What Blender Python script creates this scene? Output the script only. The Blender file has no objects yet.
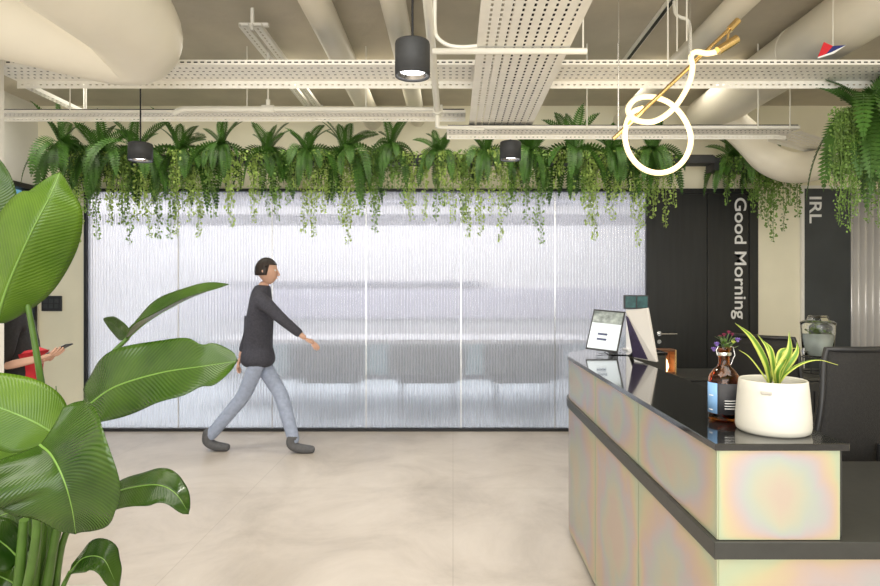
import bpy, bmesh, math, random
from mathutils import Vector, Matrix
random.seed(7)
PI = math.pi
C = bpy.context.scene.collection
sc = bpy.context.scene

# ------------------------------------------------------------------ camera
cam = bpy.data.objects.new('camera', bpy.data.cameras.new('camera'))
C.objects.link(cam)
cam.location = (0, 0, 1.5)
cam.rotation_euler = (PI/2, 0, 0)
cam.data.sensor_width = 36
cam.data.lens = 36*600/880
cam.data.shift_x = -13/880
cam.data.shift_y = -5/880
cam.data.clip_start = 0.05
sc.camera = cam
# ------------------------------------------------------------------ light
sc.view_settings.view_transform = 'Standard'
sc.view_settings.look = 'None'
sc.view_settings.gamma = 1
sc.view_settings.use_curve_mapping = False
sc.view_settings.exposure = 0.4
w = bpy.data.worlds.new('daylight'); sc.world = w; w.use_nodes = True
w.node_tree.nodes['Background'].inputs[0].default_value = (0.95, 0.97, 1.0, 1)
w.node_tree.nodes['Background'].inputs[1].default_value = 0.85

def area(name, loc, rot, sx, sy, power, col=(1, 1, 1)):
    l = bpy.data.lights.new(name, 'AREA'); l.shape = 'RECTANGLE'
    l.size = sx; l.size_y = sy; l.energy = power; l.color = col
    o = bpy.data.objects.new(name, l); C.objects.link(o)
    o.location = loc; o.rotation_euler = rot
    return o
area('added_front_fill', (-0.5, -3.0, 1.9), (PI/2, 0, 0), 6.5, 2.6, 180, (1, 0.98, 0.93))  # area lamp added behind the camera to fill the room; no window modelled
area('added_ceiling_fill', (0.3, 0.6, 3.3), (0, 0, 0), 4.5, 2.0, 120, (1, 0.96, 0.88))  # unseen area lamp added overhead to fill the near half of the room
area('added_ceiling_fill', (-0.6, 5.3, 3.38), (0, 0, 0), 7.0, 0.5, 36, (1, 0.95, 0.84))  # strip lamp added below the slab to lift the cream wall; no fitting there
area('added_glass_backlight', (-0.8, 8.4, 3.3), (0, 0, 0), 7.5, 3.4, 178, (1.0, 0.985, 0.99))  # unseen area lamp added to backlight the ribbed panes

# ------------------------------------------------------------------ helpers
def P(px, py, Y):
    return Vector(((px-453)/600*Y, Y, 1.5-(py-288)/600*Y))

def link(name, me, m=None, parent=None):
    o = bpy.data.objects.new(name, me); C.objects.link(o)
    if m: me.materials.append(m)
    if parent:
        o.parent = parent
    return o

def tag(o, label, cat, group=None, kind=None):
    o['label'] = label; o['category'] = cat
    if group: o['group'] = group
    if kind: o['kind'] = kind
    return o

def thing(name, label, cat, loc=(0, 0, 0), rz=0, group=None):
    o = bpy.data.objects.new(name, None); C.objects.link(o)
    o.empty_display_size = 0.1
    o.location = loc; o.rotation_euler = (0, 0, rz)
    return tag(o, label, cat, group)

class MB:
    """mesh builder"""
    def __init__(s): s.v = []; s.f = []; s.sm = []; s.uv = {}
    def add(s, vs, fs, smooth=False, uvs=None):
        b = len(s.v); s.v += [tuple(v) for v in vs]
        for i, f in enumerate(fs):
            if uvs: s.uv[len(s.f)] = [uvs[k] for k in f]
            s.f.append([b+k for k in f]); s.sm.append(smooth)
    def box(s, a, b, bev=0):
        x0, y0, z0 = a; x1, y1, z1 = b
        vs = [(x0,y0,z0),(x1,y0,z0),(x1,y1,z0),(x0,y1,z0),(x0,y0,z1),(x1,y0,z1),(x1,y1,z1),(x0,y1,z1)]
        s.add(vs, [(0,3,2,1),(4,5,6,7),(0,1,5,4),(1,2,6,5),(2,3,7,6),(3,0,4,7)])
    def obox(s, c, ax, ay, az, hx, hy, hz):
        c = Vector(c); ax, ay, az = [Vector(q).normalized() for q in (ax, ay, az)]
        vs = []
        for k in (-1, 1):
            for (i, j) in ((-1,-1),(1,-1),(1,1),(-1,1)):
                vs.append(c+ax*hx*i+ay*hy*j+az*hz*k)
        s.add(vs, [(0,3,2,1),(4,5,6,7),(0,1,5,4),(1,2,6,5),(2,3,7,6),(3,0,4,7)])
    def bar(s, a, b, w, h, up=(0,0,1)):
        a = Vector(a); b = Vector(b); t = (b-a).normalized(); up = Vector(up)
        sd = t.cross(up)
        if sd.length < 1e-4: sd = t.cross(Vector((1,0,0)))
        sd.normalize(); u2 = sd.cross(t)
        s.obox((a+b)/2, t, sd, u2, (b-a).length/2, w/2, h/2)
    def tube(s, pts, r, n=12, cap=True, closed=False):
        pts = [Vector(p) for p in pts]; k = len(pts)
        rs = r if isinstance(r, (list, tuple)) else [r]*k
        prev = None; rings = []
        for i, p in enumerate(pts):
            if closed: t = pts[(i+1) % k]-pts[i-1]
            elif i == 0: t = pts[1]-p
            elif i == k-1: t = p-pts[i-1]
            else: t = (pts[i+1]-p).normalized()+(p-pts[i-1]).normalized()
            t.normalize()
            if prev is None:
                a = t.cross(Vector((0,0,1)))
                if a.length < 1e-3: a = t.cross(Vector((1,0,0)))
            else:
                a = prev - t*prev.dot(t)
            a.normalize(); prev = a; b = t.cross(a)
            rings.append([p+(a*math.cos(2*PI*j/n)+b*math.sin(2*PI*j/n))*rs[i] for j in range(n)])
        vs = [v for rg in rings for v in rg]; fs = []
        for i in range(k if closed else k-1):
            i2 = (i+1) % k
            for j in range(n):
                fs.append((i*n+j, i*n+(j+1) % n, i2*n+(j+1) % n, i2*n+j))
        s.add(vs, fs, True)
        if cap and not closed:
            s.add(rings[0], [tuple(range(n))][::1]); s.add(rings[-1], [tuple(reversed(range(n)))])
    def lathe(s, prof, c=(0,0,0), n=32, a0=0, a1=2*PI):
        c = Vector(c); full = abs(a1-a0-2*PI) < 1e-5; k = n if full else n+1
        vs = []
        for (r, z) in prof:
            for j in range(k):
                a = a0+(a1-a0)*j/n
                vs.append(c+Vector((r*math.cos(a), r*math.sin(a), z)))
        fs = []
        for i in range(len(prof)-1):
            for j in range(n):
                j2 = (j+1) % k
                fs.append((i*k+j, i*k+j2, (i+1)*k+j2, (i+1)*k+j))
        s.add(vs, fs, True)
    def ball(s, c, rx, ry=None, rz=None, n=16, m=10):
        ry = ry or rx; rz = rz or rx; c = Vector(c)
        vs = [c+Vector((0,0,-rz))]
        for i in range(1, m):
            ph = -PI/2+PI*i/m
            for j in range(n):
                a = 2*PI*j/n
                vs.append(c+Vector((rx*math.cos(ph)*math.cos(a), ry*math.cos(ph)*math.sin(a), rz*math.sin(ph))))
        vs.append(c+Vector((0,0,rz))); fs = []
        for j in range(n): fs.append((0, 1+(j+1) % n, 1+j))
        for i in range(m-2):
            for j in range(n):
                fs.append((1+i*n+j, 1+i*n+(j+1) % n, 1+(i+1)*n+(j+1) % n, 1+(i+1)*n+j))
        L = len(vs)-1
        for j in range(n): fs.append((L, 1+(m-2)*n+j, 1+(m-2)*n+(j+1) % n))
        s.add(vs, fs, True)
    def prism(s, poly, z0, z1):
        n = len(poly)
        vs = [(x, y, z0) for x, y in poly]+[(x, y, z1) for x, y in poly]
        fs = [tuple(reversed(range(n))), tuple(range(n, 2*n))]+[(i, (i+1) % n, n+(i+1) % n, n+i) for i in range(n)]
        s.add(vs, fs)
    def sheet(s, o, u, v, lu, lv, pu, pv, hu, hv):
        """perforated sheet: real rectangular holes"""
        o = Vector(o); u = Vector(u).normalized(); v = Vector(v).normalized()
        def cuts(L, p, h):
            k = int((L-0.012)//p); m = (L-k*p)/2; c = [0]
            for i in range(k):
                a = m+i*p+(p-h)/2; c += [a, a+h]
            return c+[L]
        cu = cuts(lu, pu, hu); cv = cuts(lv, pv, hv); nv = len(cv)
        vs = [o+u*a+v*b for a in cu for b in cv]; fs = []
        for i in range(len(cu)-1):
            for j in range(nv-1):
                if i % 2 == 1 and j % 2 == 1: continue
                fs.append((i*nv+j, (i+1)*nv+j, (i+1)*nv+j+1, i*nv+j+1))
        s.add(vs, fs)
    def build(s, name, m=None, parent=None, bevel=0, solid=0, recalc=False, sub=0):
        me = bpy.data.meshes.new(name)
        me.from_pydata(s.v, [], s.f)
        me.polygons.foreach_set('use_smooth', s.sm)
        if s.uv:
            ul = me.uv_layers.new(name='UVMap')
            for i, p in enumerate(me.polygons):
                if i in s.uv:
                    for k, li in enumerate(p.loop_indices): ul.data[li].uv = s.uv[i][k]
        me.update()
        if recalc:
            bm = bmesh.new(); bm.from_mesh(me); bmesh.ops.recalc_face_normals(bm, faces=bm.faces); bm.to_mesh(me); bm.free()
        o = link(name, me, m, parent)
        if sub:
            d = o.modifiers.new('sub', 'SUBSURF'); d.levels = sub; d.render_levels = sub
        if solid:
            d = o.modifiers.new('solid', 'SOLIDIFY'); d.thickness = solid; d.offset = 0
        if bevel:
            d = o.modifiers.new('bevel', 'BEVEL'); d.width = bevel; d.segments = 2; d.limit_method = 'ANGLE'
        return o

def catmull(pts, n):
    pts = [Vector(p) for p in pts]
    q = [pts[0]*2-pts[1]]+pts+[pts[-1]*2-pts[-2]]; out = []
    segs = len(pts)-1
    for i in range(n+1):
        t = i/n*segs; k = min(int(t), segs-1); f = t-k
        a, b, c, d = q[k:k+4]
        out.append(0.5*((2*b)+(c-a)*f+(2*a-5*b+4*c-d)*f*f+(3*b-a-3*c+d)*f**3))
    return out

# ------------------------------------------------------------------ materials
def mat(name, col, rough=0.5, metal=0, noise=0.0, nscale=8, bump=0.0, bscale=60, spec=0.5, trans=0, emit=None, es=0, coat=0, ior=1.45, stretch=None, sheen=0):
    m = bpy.data.materials.new(name); m.use_nodes = True; nt = m.node_tree; N = nt.nodes; L = nt.links
    b = N['Principled BSDF']
    b.inputs['Base Color'].default_value = (*col, 1); b.inputs['Roughness'].default_value = rough
    b.inputs['Metallic'].default_value = metal; b.inputs['Specular IOR Level'].default_value = spec
    b.inputs['IOR'].default_value = ior
    if trans: b.inputs['Transmission Weight'].default_value = trans
    if coat: b.inputs['Coat Weight'].default_value = coat; b.inputs['Coat Roughness'].default_value = 0.1
    if sheen: b.inputs['Sheen Weight'].default_value = sheen
    if emit: b.inputs['Emission Color'].default_value = (*emit, 1); b.inputs['Emission Strength'].default_value = es
    tc = N.new('ShaderNodeTexCoord')
    src = tc.outputs['Object']
    if stretch:
        mp = N.new('ShaderNodeMapping'); mp.inputs['Scale'].default_value = stretch; L.new(src, mp.inputs[0]); src = mp.outputs[0]
    if noise:
        n = N.new('ShaderNodeTexNoise'); n.inputs['Scale'].default_value = nscale; n.inputs['Detail'].default_value = 5
        L.new(src, n.inputs['Vector'])
        r = N.new('ShaderNodeValToRGB'); L.new(n.outputs['Fac'], r.inputs[0])
        r.color_ramp.elements[0].position = 0.3; r.color_ramp.elements[1].position = 0.7
        r.color_ramp.elements[0].color = (*[c*(1-noise) for c in col], 1)
        r.color_ramp.elements[1].color = (*[min(1, c*(1+noise)) for c in col], 1)
        L.new(r.outputs[0], b.inputs['Base Color'])
    if bump:
        n2 = N.new('ShaderNodeTexNoise'); n2.inputs['Scale'].default_value = bscale; L.new(src, n2.inputs['Vector'])
        bp = N.new('ShaderNodeBump'); bp.inputs['Strength'].default_value = bump; bp.inputs['Distance'].default_value = 0.01
        L.new(n2.outputs['Fac'], bp.inputs['Height']); L.new(bp.outputs[0], b.inputs['Normal'])
    return m

M = {}
M['wall'] = mat('cream_wall_paint', (0.90, 0.85, 0.66), 0.7, noise=0.03, nscale=3, bump=0.1, bscale=120)
M['white_wall'] = mat('white_wall_paint', (0.88, 0.86, 0.80), 0.7, noise=0.02, nscale=3, bump=0.1, bscale=120)
M['slab'] = mat('painted_concrete_slab', (0.60, 0.545, 0.44), 0.8, noise=0.10, nscale=2.2, bump=0.4, bscale=14)
M['duct'] = mat('cream_duct_paint', (0.84, 0.79, 0.67), 0.45, noise=0.05, nscale=2, bump=0.12, bscale=9)
M['tray'] = mat('white_tray_paint', (0.93, 0.905, 0.83), 0.45, noise=0.04, nscale=10)
M['pipe'] = mat('white_pipe_paint', (0.87, 0.85, 0.76), 0.35, noise=0.03)
M['cable'] = mat('dark_cable_liner', (0.03, 0.028, 0.025), 0.95, noise=0.2, nscale=20, spec=0.1)  # near-black so the shade inside the tray holes is put into this colour
M['black_metal'] = mat('black_metal', (0.018, 0.018, 0.02), 0.45, noise=0.1)
M['lamp_body'] = mat('charcoal_lamp_coating', (0.045, 0.047, 0.05), 0.55, noise=0.1, nscale=40)
M['lens'] = mat('lamp_lens', (1, 1, 1), 0.4, noise=0.01, emit=(1, 0.98, 0.95), es=9)
M['reflector'] = mat('lamp_reflector', (0.75, 0.75, 0.75), 0.25, metal=1, noise=0.02)
M['door'] = mat('black_door_laminate', (0.018, 0.019, 0.019), 0.42, noise=0.25, nscale=3, stretch=(6, 1, 0.4))
M['door_grey'] = mat('charcoal_door_laminate', (0.052, 0.058, 0.062), 0.5, noise=0.12, nscale=3)
M['sign'] = mat('white_sign_vinyl', (0.85, 0.85, 0.84), 0.5, noise=0.02)
M['steel'] = mat('brushed_steel', (0.75, 0.75, 0.74), 0.25, metal=1, noise=0.06, nscale=60)
M['brass'] = mat('polished_brass', (0.78, 0.56, 0.25), 0.25, metal=1, noise=0.08, nscale=30)
M['neon'] = mat('led_tube_silicone', (0.4, 0.33, 0.2), 0.4, noise=0.01, emit=(1, 0.76, 0.38), es=1.5)
M['counter'] = mat('black_polished_stone', (0.012, 0.012, 0.011), 0.06, noise=0.4, nscale=90, spec=0.9, coat=0.6)
M['band'] = mat('charcoal_laminate', (0.036, 0.036, 0.032), 0.4, noise=0.12, nscale=30)
M['plinth'] = mat('dark_plinth', (0.02, 0.02, 0.02), 0.5, noise=0.1)
M['pot_white'] = mat('matte_white_ceramic', (0.60, 0.58, 0.51), 0.45, noise=0.02, nscale=30)
M['soil'] = mat('potting_soil', (0.06, 0.04, 0.025), 0.95, noise=0.5, nscale=60, bump=0.8, bscale=90)
M['skin'] = mat('skin', (0.60, 0.36, 0.26), 0.5, noise=0.06, nscale=20)
M['hair'] = mat('dark_hair', (0.03, 0.02, 0.016), 0.5, noise=0.4, nscale=60, stretch=(1, 1, 0.2))
M['navy'] = mat('dark_slate_knit', (0.05, 0.05, 0.065), 0.85, noise=0.2, nscale=60, bump=0.2, bscale=200)
M['jeans'] = mat('faded_blue_denim', (0.33, 0.38, 0.50), 0.85, noise=0.12, nscale=30, bump=0.2, bscale=250)
M['shoe'] = mat('grey_suede', (0.10, 0.10, 0.105), 0.7, noise=0.15, nscale=40)
M['black_cloth'] = mat('black_cloth', (0.018, 0.017, 0.018), 0.85, noise=0.25, nscale=60)
M['red_cloth'] = mat('red_cloth', (0.50, 0.02, 0.03), 0.75, noise=0.12, nscale=30, bump=0.2, bscale=60)
M['plastic_black'] = mat('black_plastic', (0.02, 0.02, 0.021), 0.4, noise=0.1)
M['plastic_white'] = mat('pale_grey_plastic', (0.62, 0.59, 0.55), 0.4, noise=0.02)
M['fabric_black'] = mat('black_seat_fabric', (0.02, 0.02, 0.02), 0.9, noise=0.2, nscale=80)
M['cabinet'] = mat('black_cabinet_laminate', (0.02, 0.021, 0.022), 0.35, noise=0.15)
M['lounge'] = mat('grey_green_upholstery', (0.10, 0.125, 0.11), 0.9, noise=0.15, nscale=20)
M['white_lam'] = mat('white_laminate', (0.85, 0.86, 0.88), 0.3, noise=0.02)
M['lav'] = mat('pale_lavender_panel', (0.26, 0.27, 0.33), 0.6, noise=0.03)
M['room_wall'] = mat('bright_white_paint', (0.90, 0.90, 0.92), 0.7, noise=0.02)
M['room_floor'] = mat('pale_blue_carpet', (0.66, 0.74, 0.80), 0.9, noise=0.06, nscale=12)
M['blue_facade'] = mat('sky_blue_facade', (0.10, 0.42, 0.62), 0.4, noise=0.15, nscale=2)
M['wood_glow'] = mat('brown_walnut', (0.16, 0.07, 0.03), 0.5, noise=0.3, nscale=8, stretch=(1, 1, 8))
M['flame'] = mat('warm_lamp_glass', (1, 0.8, 0.5), 0.4, noise=0.01, emit=(1, 0.60, 0.25), es=5)

def glass_mat(name, col, rough=0.02, ior=1.45):
    m = mat(name, col, rough, trans=1.0, ior=ior, noise=0.02)
    return m
M['glass'] = glass_mat('clear_glass', (0.96, 0.98, 0.97))
M['amber'] = glass_mat('amber_glass', (0.62, 0.20, 0.03))
M['water'] = mat('minted_water', (0.86, 0.95, 0.90), 0.05, trans=0.45, ior=1.33, noise=0.1, nscale=12)
M['acrylic'] = glass_mat('clear_acrylic', (0.93, 0.95, 0.95), 0.05)

def floor_mat():
    m = bpy.data.materials.new('polished_concrete_floor'); m.use_nodes = True; nt = m.node_tree; N = nt.nodes; L = nt.links
    b = N['Principled BSDF']; tc = N.new('ShaderNodeTexCoord')
    n = N.new('ShaderNodeTexNoise'); n.inputs['Scale'].default_value = 1.3; n.inputs['Detail'].default_value = 9; n.inputs['Roughness'].default_value = 0.68
    n.inputs['Distortion'].default_value = 0.6
    L.new(tc.outputs['Object'], n.inputs['Vector'])
    r = N.new('ShaderNodeValToRGB'); e = r.color_ramp.elements
    e[0].position = 0.28; e[0].color = (0.38, 0.335, 0.285, 1); e[1].position = 0.72; e[1].color = (0.62, 0.565, 0.50, 1)
    e2 = r.color_ramp.elements.new(0.5); e2.color = (0.52, 0.465, 0.405, 1)
    L.new(n.outputs['Fac'], r.inputs[0])
    br = N.new('ShaderNodeTexBrick'); br.offset = 0; br.inputs['Scale'].default_value = 1
    br.inputs['Brick Width'].default_value = 1.5; br.inputs['Row Height'].default_value = 1.5
    br.inputs['Mortar Size'].default_value = 0.003; br.inputs['Mortar'].default_value = (0.80, 0.79, 0.77, 1)
    br.inputs['Color1'].default_value = (1, 1, 1, 1); br.inputs['Color2'].default_value = (0.97, 0.97, 0.97, 1)
    L.new(tc.outputs['Object'], br.inputs['Vector'])
    mx = N.new('ShaderNodeMixRGB'); mx.blend_type = 'MULTIPLY'; mx.inputs[0].default_value = 1
    L.new(r.outputs[0], mx.inputs[1]); L.new(br.outputs['Color'], mx.inputs[2]); L.new(mx.outputs[0], b.inputs['Base Color'])
    mr = N.new('ShaderNodeMapRange'); mr.inputs['To Min'].default_value = 0.26; mr.inputs['To Max'].default_value = 0.42
    L.new(n.outputs['Fac'], mr.inputs['Value']); L.new(mr.outputs[0], b.inputs['Roughness'])
    return m
M['floor'] = floor_mat()

def ribbed_mat():
    """ribbed polycarbonate: part diffusing, part see-through, vertical ribs as relief"""
    m = bpy.data.materials.new('ribbed_polycarbonate'); m.use_nodes = True; nt = m.node_tree; N = nt.nodes; L = nt.links
    N.remove(N['Principled BSDF']); out = N['Material Output']
    tc = N.new('ShaderNodeTexCoord'); mp = N.new('ShaderNodeMapping'); mp.inputs['Scale'].default_value = (1, 0, 0)
    L.new(tc.outputs['Object'], mp.inputs[0])
    wv = N.new('ShaderNodeTexWave'); wv.wave_type = 'BANDS'; wv.bands_direction = 'X'; wv.wave_profile = 'SIN'
    wv.inputs['Scale'].default_value = 10.5; L.new(mp.outputs[0], wv.inputs['Vector'])
    bp = N.new('ShaderNodeBump'); bp.inputs['Strength'].default_value = 1.0; bp.inputs['Distance'].default_value = 0.0038
    L.new(wv.outputs['Fac'], bp.inputs['Height'])
    g = N.new('ShaderNodeBsdfGlass'); g.inputs['Color'].default_value = (0.98, 0.98, 1, 1); g.inputs['Roughness'].default_value = 0.06; g.inputs['IOR'].default_value = 1.5
    L.new(bp.outputs[0], g.inputs['Normal'])
    t = N.new('ShaderNodeBsdfTranslucent'); t.inputs['Color'].default_value = (0.96, 0.96, 1.0, 1)
    mr = N.new('ShaderNodeMapRange'); mr.inputs['To Min'].default_value = 0.24; mr.inputs['To Max'].default_value = 0.32
    L.new(wv.outputs['Fac'], mr.inputs['Value'])
    mx = N.new('ShaderNodeMixShader'); L.new(mr.outputs[0], mx.inputs[0]); L.new(g.outputs[0], mx.inputs[1]); L.new(t.outputs[0], mx.inputs[2])
    L.new(mx.outputs[0], out.inputs[0])
    return m
M['ribbed'] = ribbed_mat()

def holo_mat():
    m = bpy.data.materials.new('iridescent_foil_panel'); m.use_nodes = True; nt = m.node_tree; N = nt.nodes; L = nt.links
    b = N['Principled BSDF']; tc = N.new('ShaderNodeTexCoord')
    sx = N.new('ShaderNodeSeparateXYZ'); L.new(tc.outputs['UV'], sx.inputs[0])
    def math_(op, a, bb=None):
        n = N.new('ShaderNodeMath'); n.operation = op
        for i, q in enumerate((a, bb)):
            if q is None: continue
            if isinstance(q, (int, float)): n.inputs[i].default_value = q
            else: L.new(q, n.inputs[i])
        return n.outputs[0]
    u, v = sx.outputs[0], sx.outputs[1]
    du = math_('MINIMUM', u, math_('SUBTRACT', 1.0, u)); dv = math_('MINIMUM', v, math_('SUBTRACT', 1.0, v))
    d = math_('MULTIPLY', math_('POWER', math_('MULTIPLY', du, 2.0), 0.45), math_('POWER', math_('MULTIPLY', dv, 2.0), 0.22))
    nz = N.new('ShaderNodeTexNoise'); nz.inputs['Scale'].default_value = 3.2; nz.inputs['Detail'].default_value = 3; nz.inputs['Distortion'].default_value = 0.8; L.new(tc.outputs['Object'], nz.inputs['Vector'])
    f = math_('ADD', d, math_('MULTIPLY', math_('SUBTRACT', nz.outputs['Fac'], 0.5), 0.9))
    r = N.new('ShaderNodeValToRGB'); L.new(f, r.inputs[0]); cr = r.color_ramp; cr.interpolation = 'B_SPLINE'
    cols = [(0.0, (0.46, 0.50, 0.32)), (0.15, (0.40, 0.54, 0.38)), (0.30, (0.60, 0.52, 0.26)), (0.45, (0.60, 0.40, 0.32)), (0.58, (0.48, 0.41, 0.50)),
            (0.70, (0.40, 0.50, 0.47)), (0.82, (0.50, 0.50, 0.38)), (0.92, (0.54, 0.47, 0.37)), (1.0, (0.55, 0.42, 0.36))]
    cols = [(p, tuple(c[k]*0.68+(0.52, 0.49, 0.40)[k]*0.32 for k in range(3))) for p, c in cols]
    cr.elements[0].position = 0; cr.elements[0].color = (*cols[0][1], 1); cr.elements[1].position = 1; cr.elements[1].color = (*cols[-1][1], 1)
    for p, c in cols[1:-1]:
        e = cr.elements.new(p); e.color = (*c, 1)
    L.new(r.outputs[0], b.inputs['Base Color'])
    b.inputs['Metallic'].default_value = 0.55; b.inputs['Roughness'].default_value = 0.34
    b.inputs['Thin Film Thickness'].default_value = 380; b.inputs['Thin Film IOR'].default_value = 1.4
    return m
M['holo'] = holo_mat()

def leaf_mat(name, dark, light, veins=60, rough=0.28, sat=0.25, stripe=None):
    m = bpy.data.materials.new(name); m.use_nodes = True; nt = m.node_tree; N = nt.nodes; L = nt.links
    b = N['Principled BSDF']; out = N['Material Output']; tc = N.new('ShaderNodeTexCoord')
    sx = N.new('ShaderNodeSeparateXYZ'); L.new(tc.outputs['UV'], sx.inputs[0])
    def mth(op, a, bb=None):
        n = N.new('ShaderNodeMath'); n.operation = op
        for i, q in enumerate((a, bb)):
            if q is None: continue
            if isinstance(q, (int, float)): n.inputs[i].default_value = q
            else: L.new(q, n.inputs[i])
        return n.outputs[0]
    av = mth('ABSOLUTE', mth('SUBTRACT', sx.outputs[1], 0.5))
    if stripe:      # pale margin stripes along the blade
        r = N.new('ShaderNodeValToRGB'); L.new(mth('MULTIPLY', av, 2.0), r.inputs[0])
        cr = r.color_ramp; cr.elements[0].position = 0.35; cr.elements[0].color = (*dark, 1); cr.elements[1].position = 0.62; cr.elements[1].color = (*light, 1)
        col = r.outputs[0]
        ph = mth('SINE', mth('MULTIPLY', sx.outputs[1], 40))
    else:
        ph = mth('SINE', mth('MULTIPLY', mth('SUBTRACT', sx.outputs[0], mth('MULTIPLY', av, 0.35)), veins*6.283))
        nz = N.new('ShaderNodeTexNoise'); nz.inputs['Scale'].default_value = 5; nz.inputs['Detail'].default_value = 3; L.new(tc.outputs['Object'], nz.inputs['Vector'])
        f = mth('ADD', mth('MULTIPLY', ph, 0.06), nz.outputs['Fac'])
        r = N.new('ShaderNodeValToRGB'); L.new(f, r.inputs[0]); cr = r.color_ramp
        cr.elements[0].position = 0.3; cr.elements[0].color = (*dark, 1); cr.elements[1].position = 0.75; cr.elements[1].color = (*light, 1)
        col = r.outputs[0]
    L.new(col, b.inputs['Base Color']); b.inputs['Roughness'].default_value = rough
    bp = N.new('ShaderNodeBump'); bp.inputs['Strength'].default_value = 0.2; bp.inputs['Distance'].default_value = 0.003
    L.new(ph, bp.inputs['Height']); L.new(bp.outputs[0], b.inputs['Normal'])
    t = N.new('ShaderNodeBsdfTranslucent'); L.new(col, t.inputs['Color'])
    mx = N.new('ShaderNodeMixShader'); mx.inputs[0].default_value = sat
    L.new(b.outputs[0], mx.inputs[1]); L.new(t.outputs[0], mx.inputs[2]); L.new(mx.outputs[0], out.inputs[0])
    return m
M['leaf_dark'] = leaf_mat('glossy_dark_leaf', (0.010, 0.036, 0.003), (0.055, 0.118, 0.008), 46, 0.15, 0.12)
M['leaf_light'] = leaf_mat('young_light_leaf', (0.050, 0.125, 0.006), (0.135, 0.245, 0.018), 46, 0.26, 0.3)
M['midrib'] = mat('leaf_midrib', (0.14, 0.26, 0.045), 0.4, noise=0.1)
M['petiole'] = mat('green_petiole', (0.06, 0.125, 0.018), 0.35, noise=0.2, nscale=12)
M['frond'] = mat('fern_green', (0.052, 0.135, 0.018), 0.45, noise=0.4, nscale=9)
M['vine'] = mat('vine_green', (0.34, 0.47, 0.11), 0.5, noise=0.35, nscale=14)
M['vine_dark'] = mat('deep_vine_green', (0.17, 0.29, 0.06), 0.5, noise=0.4, nscale=14)
M['stripe'] = leaf_mat('variegated_leaf', (0.14, 0.30, 0.03), (0.66, 0.72, 0.16), 10, 0.35, 0.3, stripe=True)
M['petal_purple'] = mat('violet_petal', (0.28, 0.18, 0.55), 0.6, noise=0.15)
M['petal_red'] = mat('maroon_petal', (0.25, 0.03, 0.08), 0.6, noise=0.2)
M['label_blue'] = mat('blue_label', (0.22, 0.42, 0.72), 0.6, noise=0.03)
M['label_black'] = mat('black_label', (0.03, 0.03, 0.035), 0.6, noise=0.1)

# ------------------------------------------------------------------ setting
D = 6.29; H = 3.41
def struct(name, mb, m, parent=None, **k):
    o = mb.build(name, m, parent, **k)
    if not parent: o['kind'] = 'structure'
    return o
def sthing(name):
    o = bpy.data.objects.new(name, None); C.objects.link(o); o['kind'] = 'structure'; return o

b = MB(); b.box((-6.5, -3.6, -0.1), (5.6, D+0.06, 0)); struct('floor', b, M['floor'])
b = MB(); b.box((-6.5, D+0.06, -0.1), (5.6, 11.2, 0)); struct('floor', b, M['room_floor'])
b = MB(); b.box((-4.5, -3.6, H), (5.6, 11.2, H+0.15)); struct('ceiling', b, M['slab'])
GX0, GX1, GZ = -3.86, 2.05, 2.54
b = MB()
b.box((-4.35, D, GZ), (5.2, D+0.12, H)); b.box((-4.35, D, 0), (GX0, D+0.12, GZ)); b.box((3.19, D, 0), (3.67, D+0.12, GZ))
struct('wall_back', b, M['wall'])
b = MB(); b.box((-4.5, 6.25, 0), (-4.35, D+0.12, H)); b.box((-4.5, 4.3, 2.56), (-4.35, 6.25, H)); b.box((-4.5, -3.6, 0), (-4.35, 4.3, H))
b.box((-4.5, 4.3, 0), (-4.35, 6.25, 0.06)); struct('wall_left', b, M['white_wall'])
b = MB(); b.box((5.2, -3.6, 0), (5.35, D+0.12, H)); struct('wall_right', b, M['wall'])
b = MB(); b.box((-4.35, 11.0, 0), (5.2, 11.15, H)); b.box((-4.5, D+0.12, 0), (-4.35, 11.15, H)); b.box((5.2, D+0.12, 0), (5.35, 11.15, H))
struct('wall_rear', b, M['room_wall'])
b = MB(); b.box((-3.12, 3.55, 0), (-2.806, 3.75, H)); struct('wall_pier', b, M['white_wall'])

# window_1 : the long ribbed glass wall
w1 = sthing('window_1')
f = MB(); e = 0.028
f.box((GX0, D-0.02, GZ-e), (GX1, D+0.06, GZ)); f.box((GX0, D-0.02, 0), (GX1, D+0.06, e))
f.box((GX0, D-0.02, e), (GX0+e, D+0.06, GZ-e)); f.box((GX1-e, D-0.02, e), (GX1, D+0.06, GZ-e))
f.build('window_frame', M['black_metal'], w1)
xs = [GX0+e]+[(p-453)/600*D for p in (178, 272, 366, 461, 555)]+[GX1-e]
for i in range(6):
    g = MB(); g.box((xs[i]+0.002, D+0.012, e), (xs[i+1]-0.002, D+0.026, GZ-e)); g.build('pane', M['ribbed'], w1)
    if i: 
        j = MB(); j.box((xs[i]-0.004, D+0.004, e), (xs[i]+0.004, D+0.011, GZ-e)); j.build('joint_strip', M['steel'], w1)
# window_2 in the left wall
w2 = sthing('window_2')
f = MB()
for y in (4.3, 5.2, 6.21): f.box((-4.47, y, 0.06), (-4.33, y+0.04, 2.56))
f.box((-4.47, 4.34, 2.51), (-4.33, 6.21, 2.56)); f.box((-4.47, 4.34, 0.06), (-4.33, 6.21, 0.11)); f.build('window_frame', M['black_metal'], w2)
for (a, c) in ((4.34, 5.2), (5.24, 6.21)):
    g = MB(); g.box((-4.41, a, 0.11), (-4.40, c, 2.51)); g.build('pane', M['glass'], w2)
b = MB(); b.box((-6.3, 3.0, 0), (-6.1, 9.5, 3.2))
for i in range(5): b.box((-6.1, 3.4+i*1.2, 0.3), (-6.06, 4.3+i*1.2, 2.9))
fac = b.build('outside_wall', M['blue_facade']); fac['kind'] = 'structure'

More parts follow.
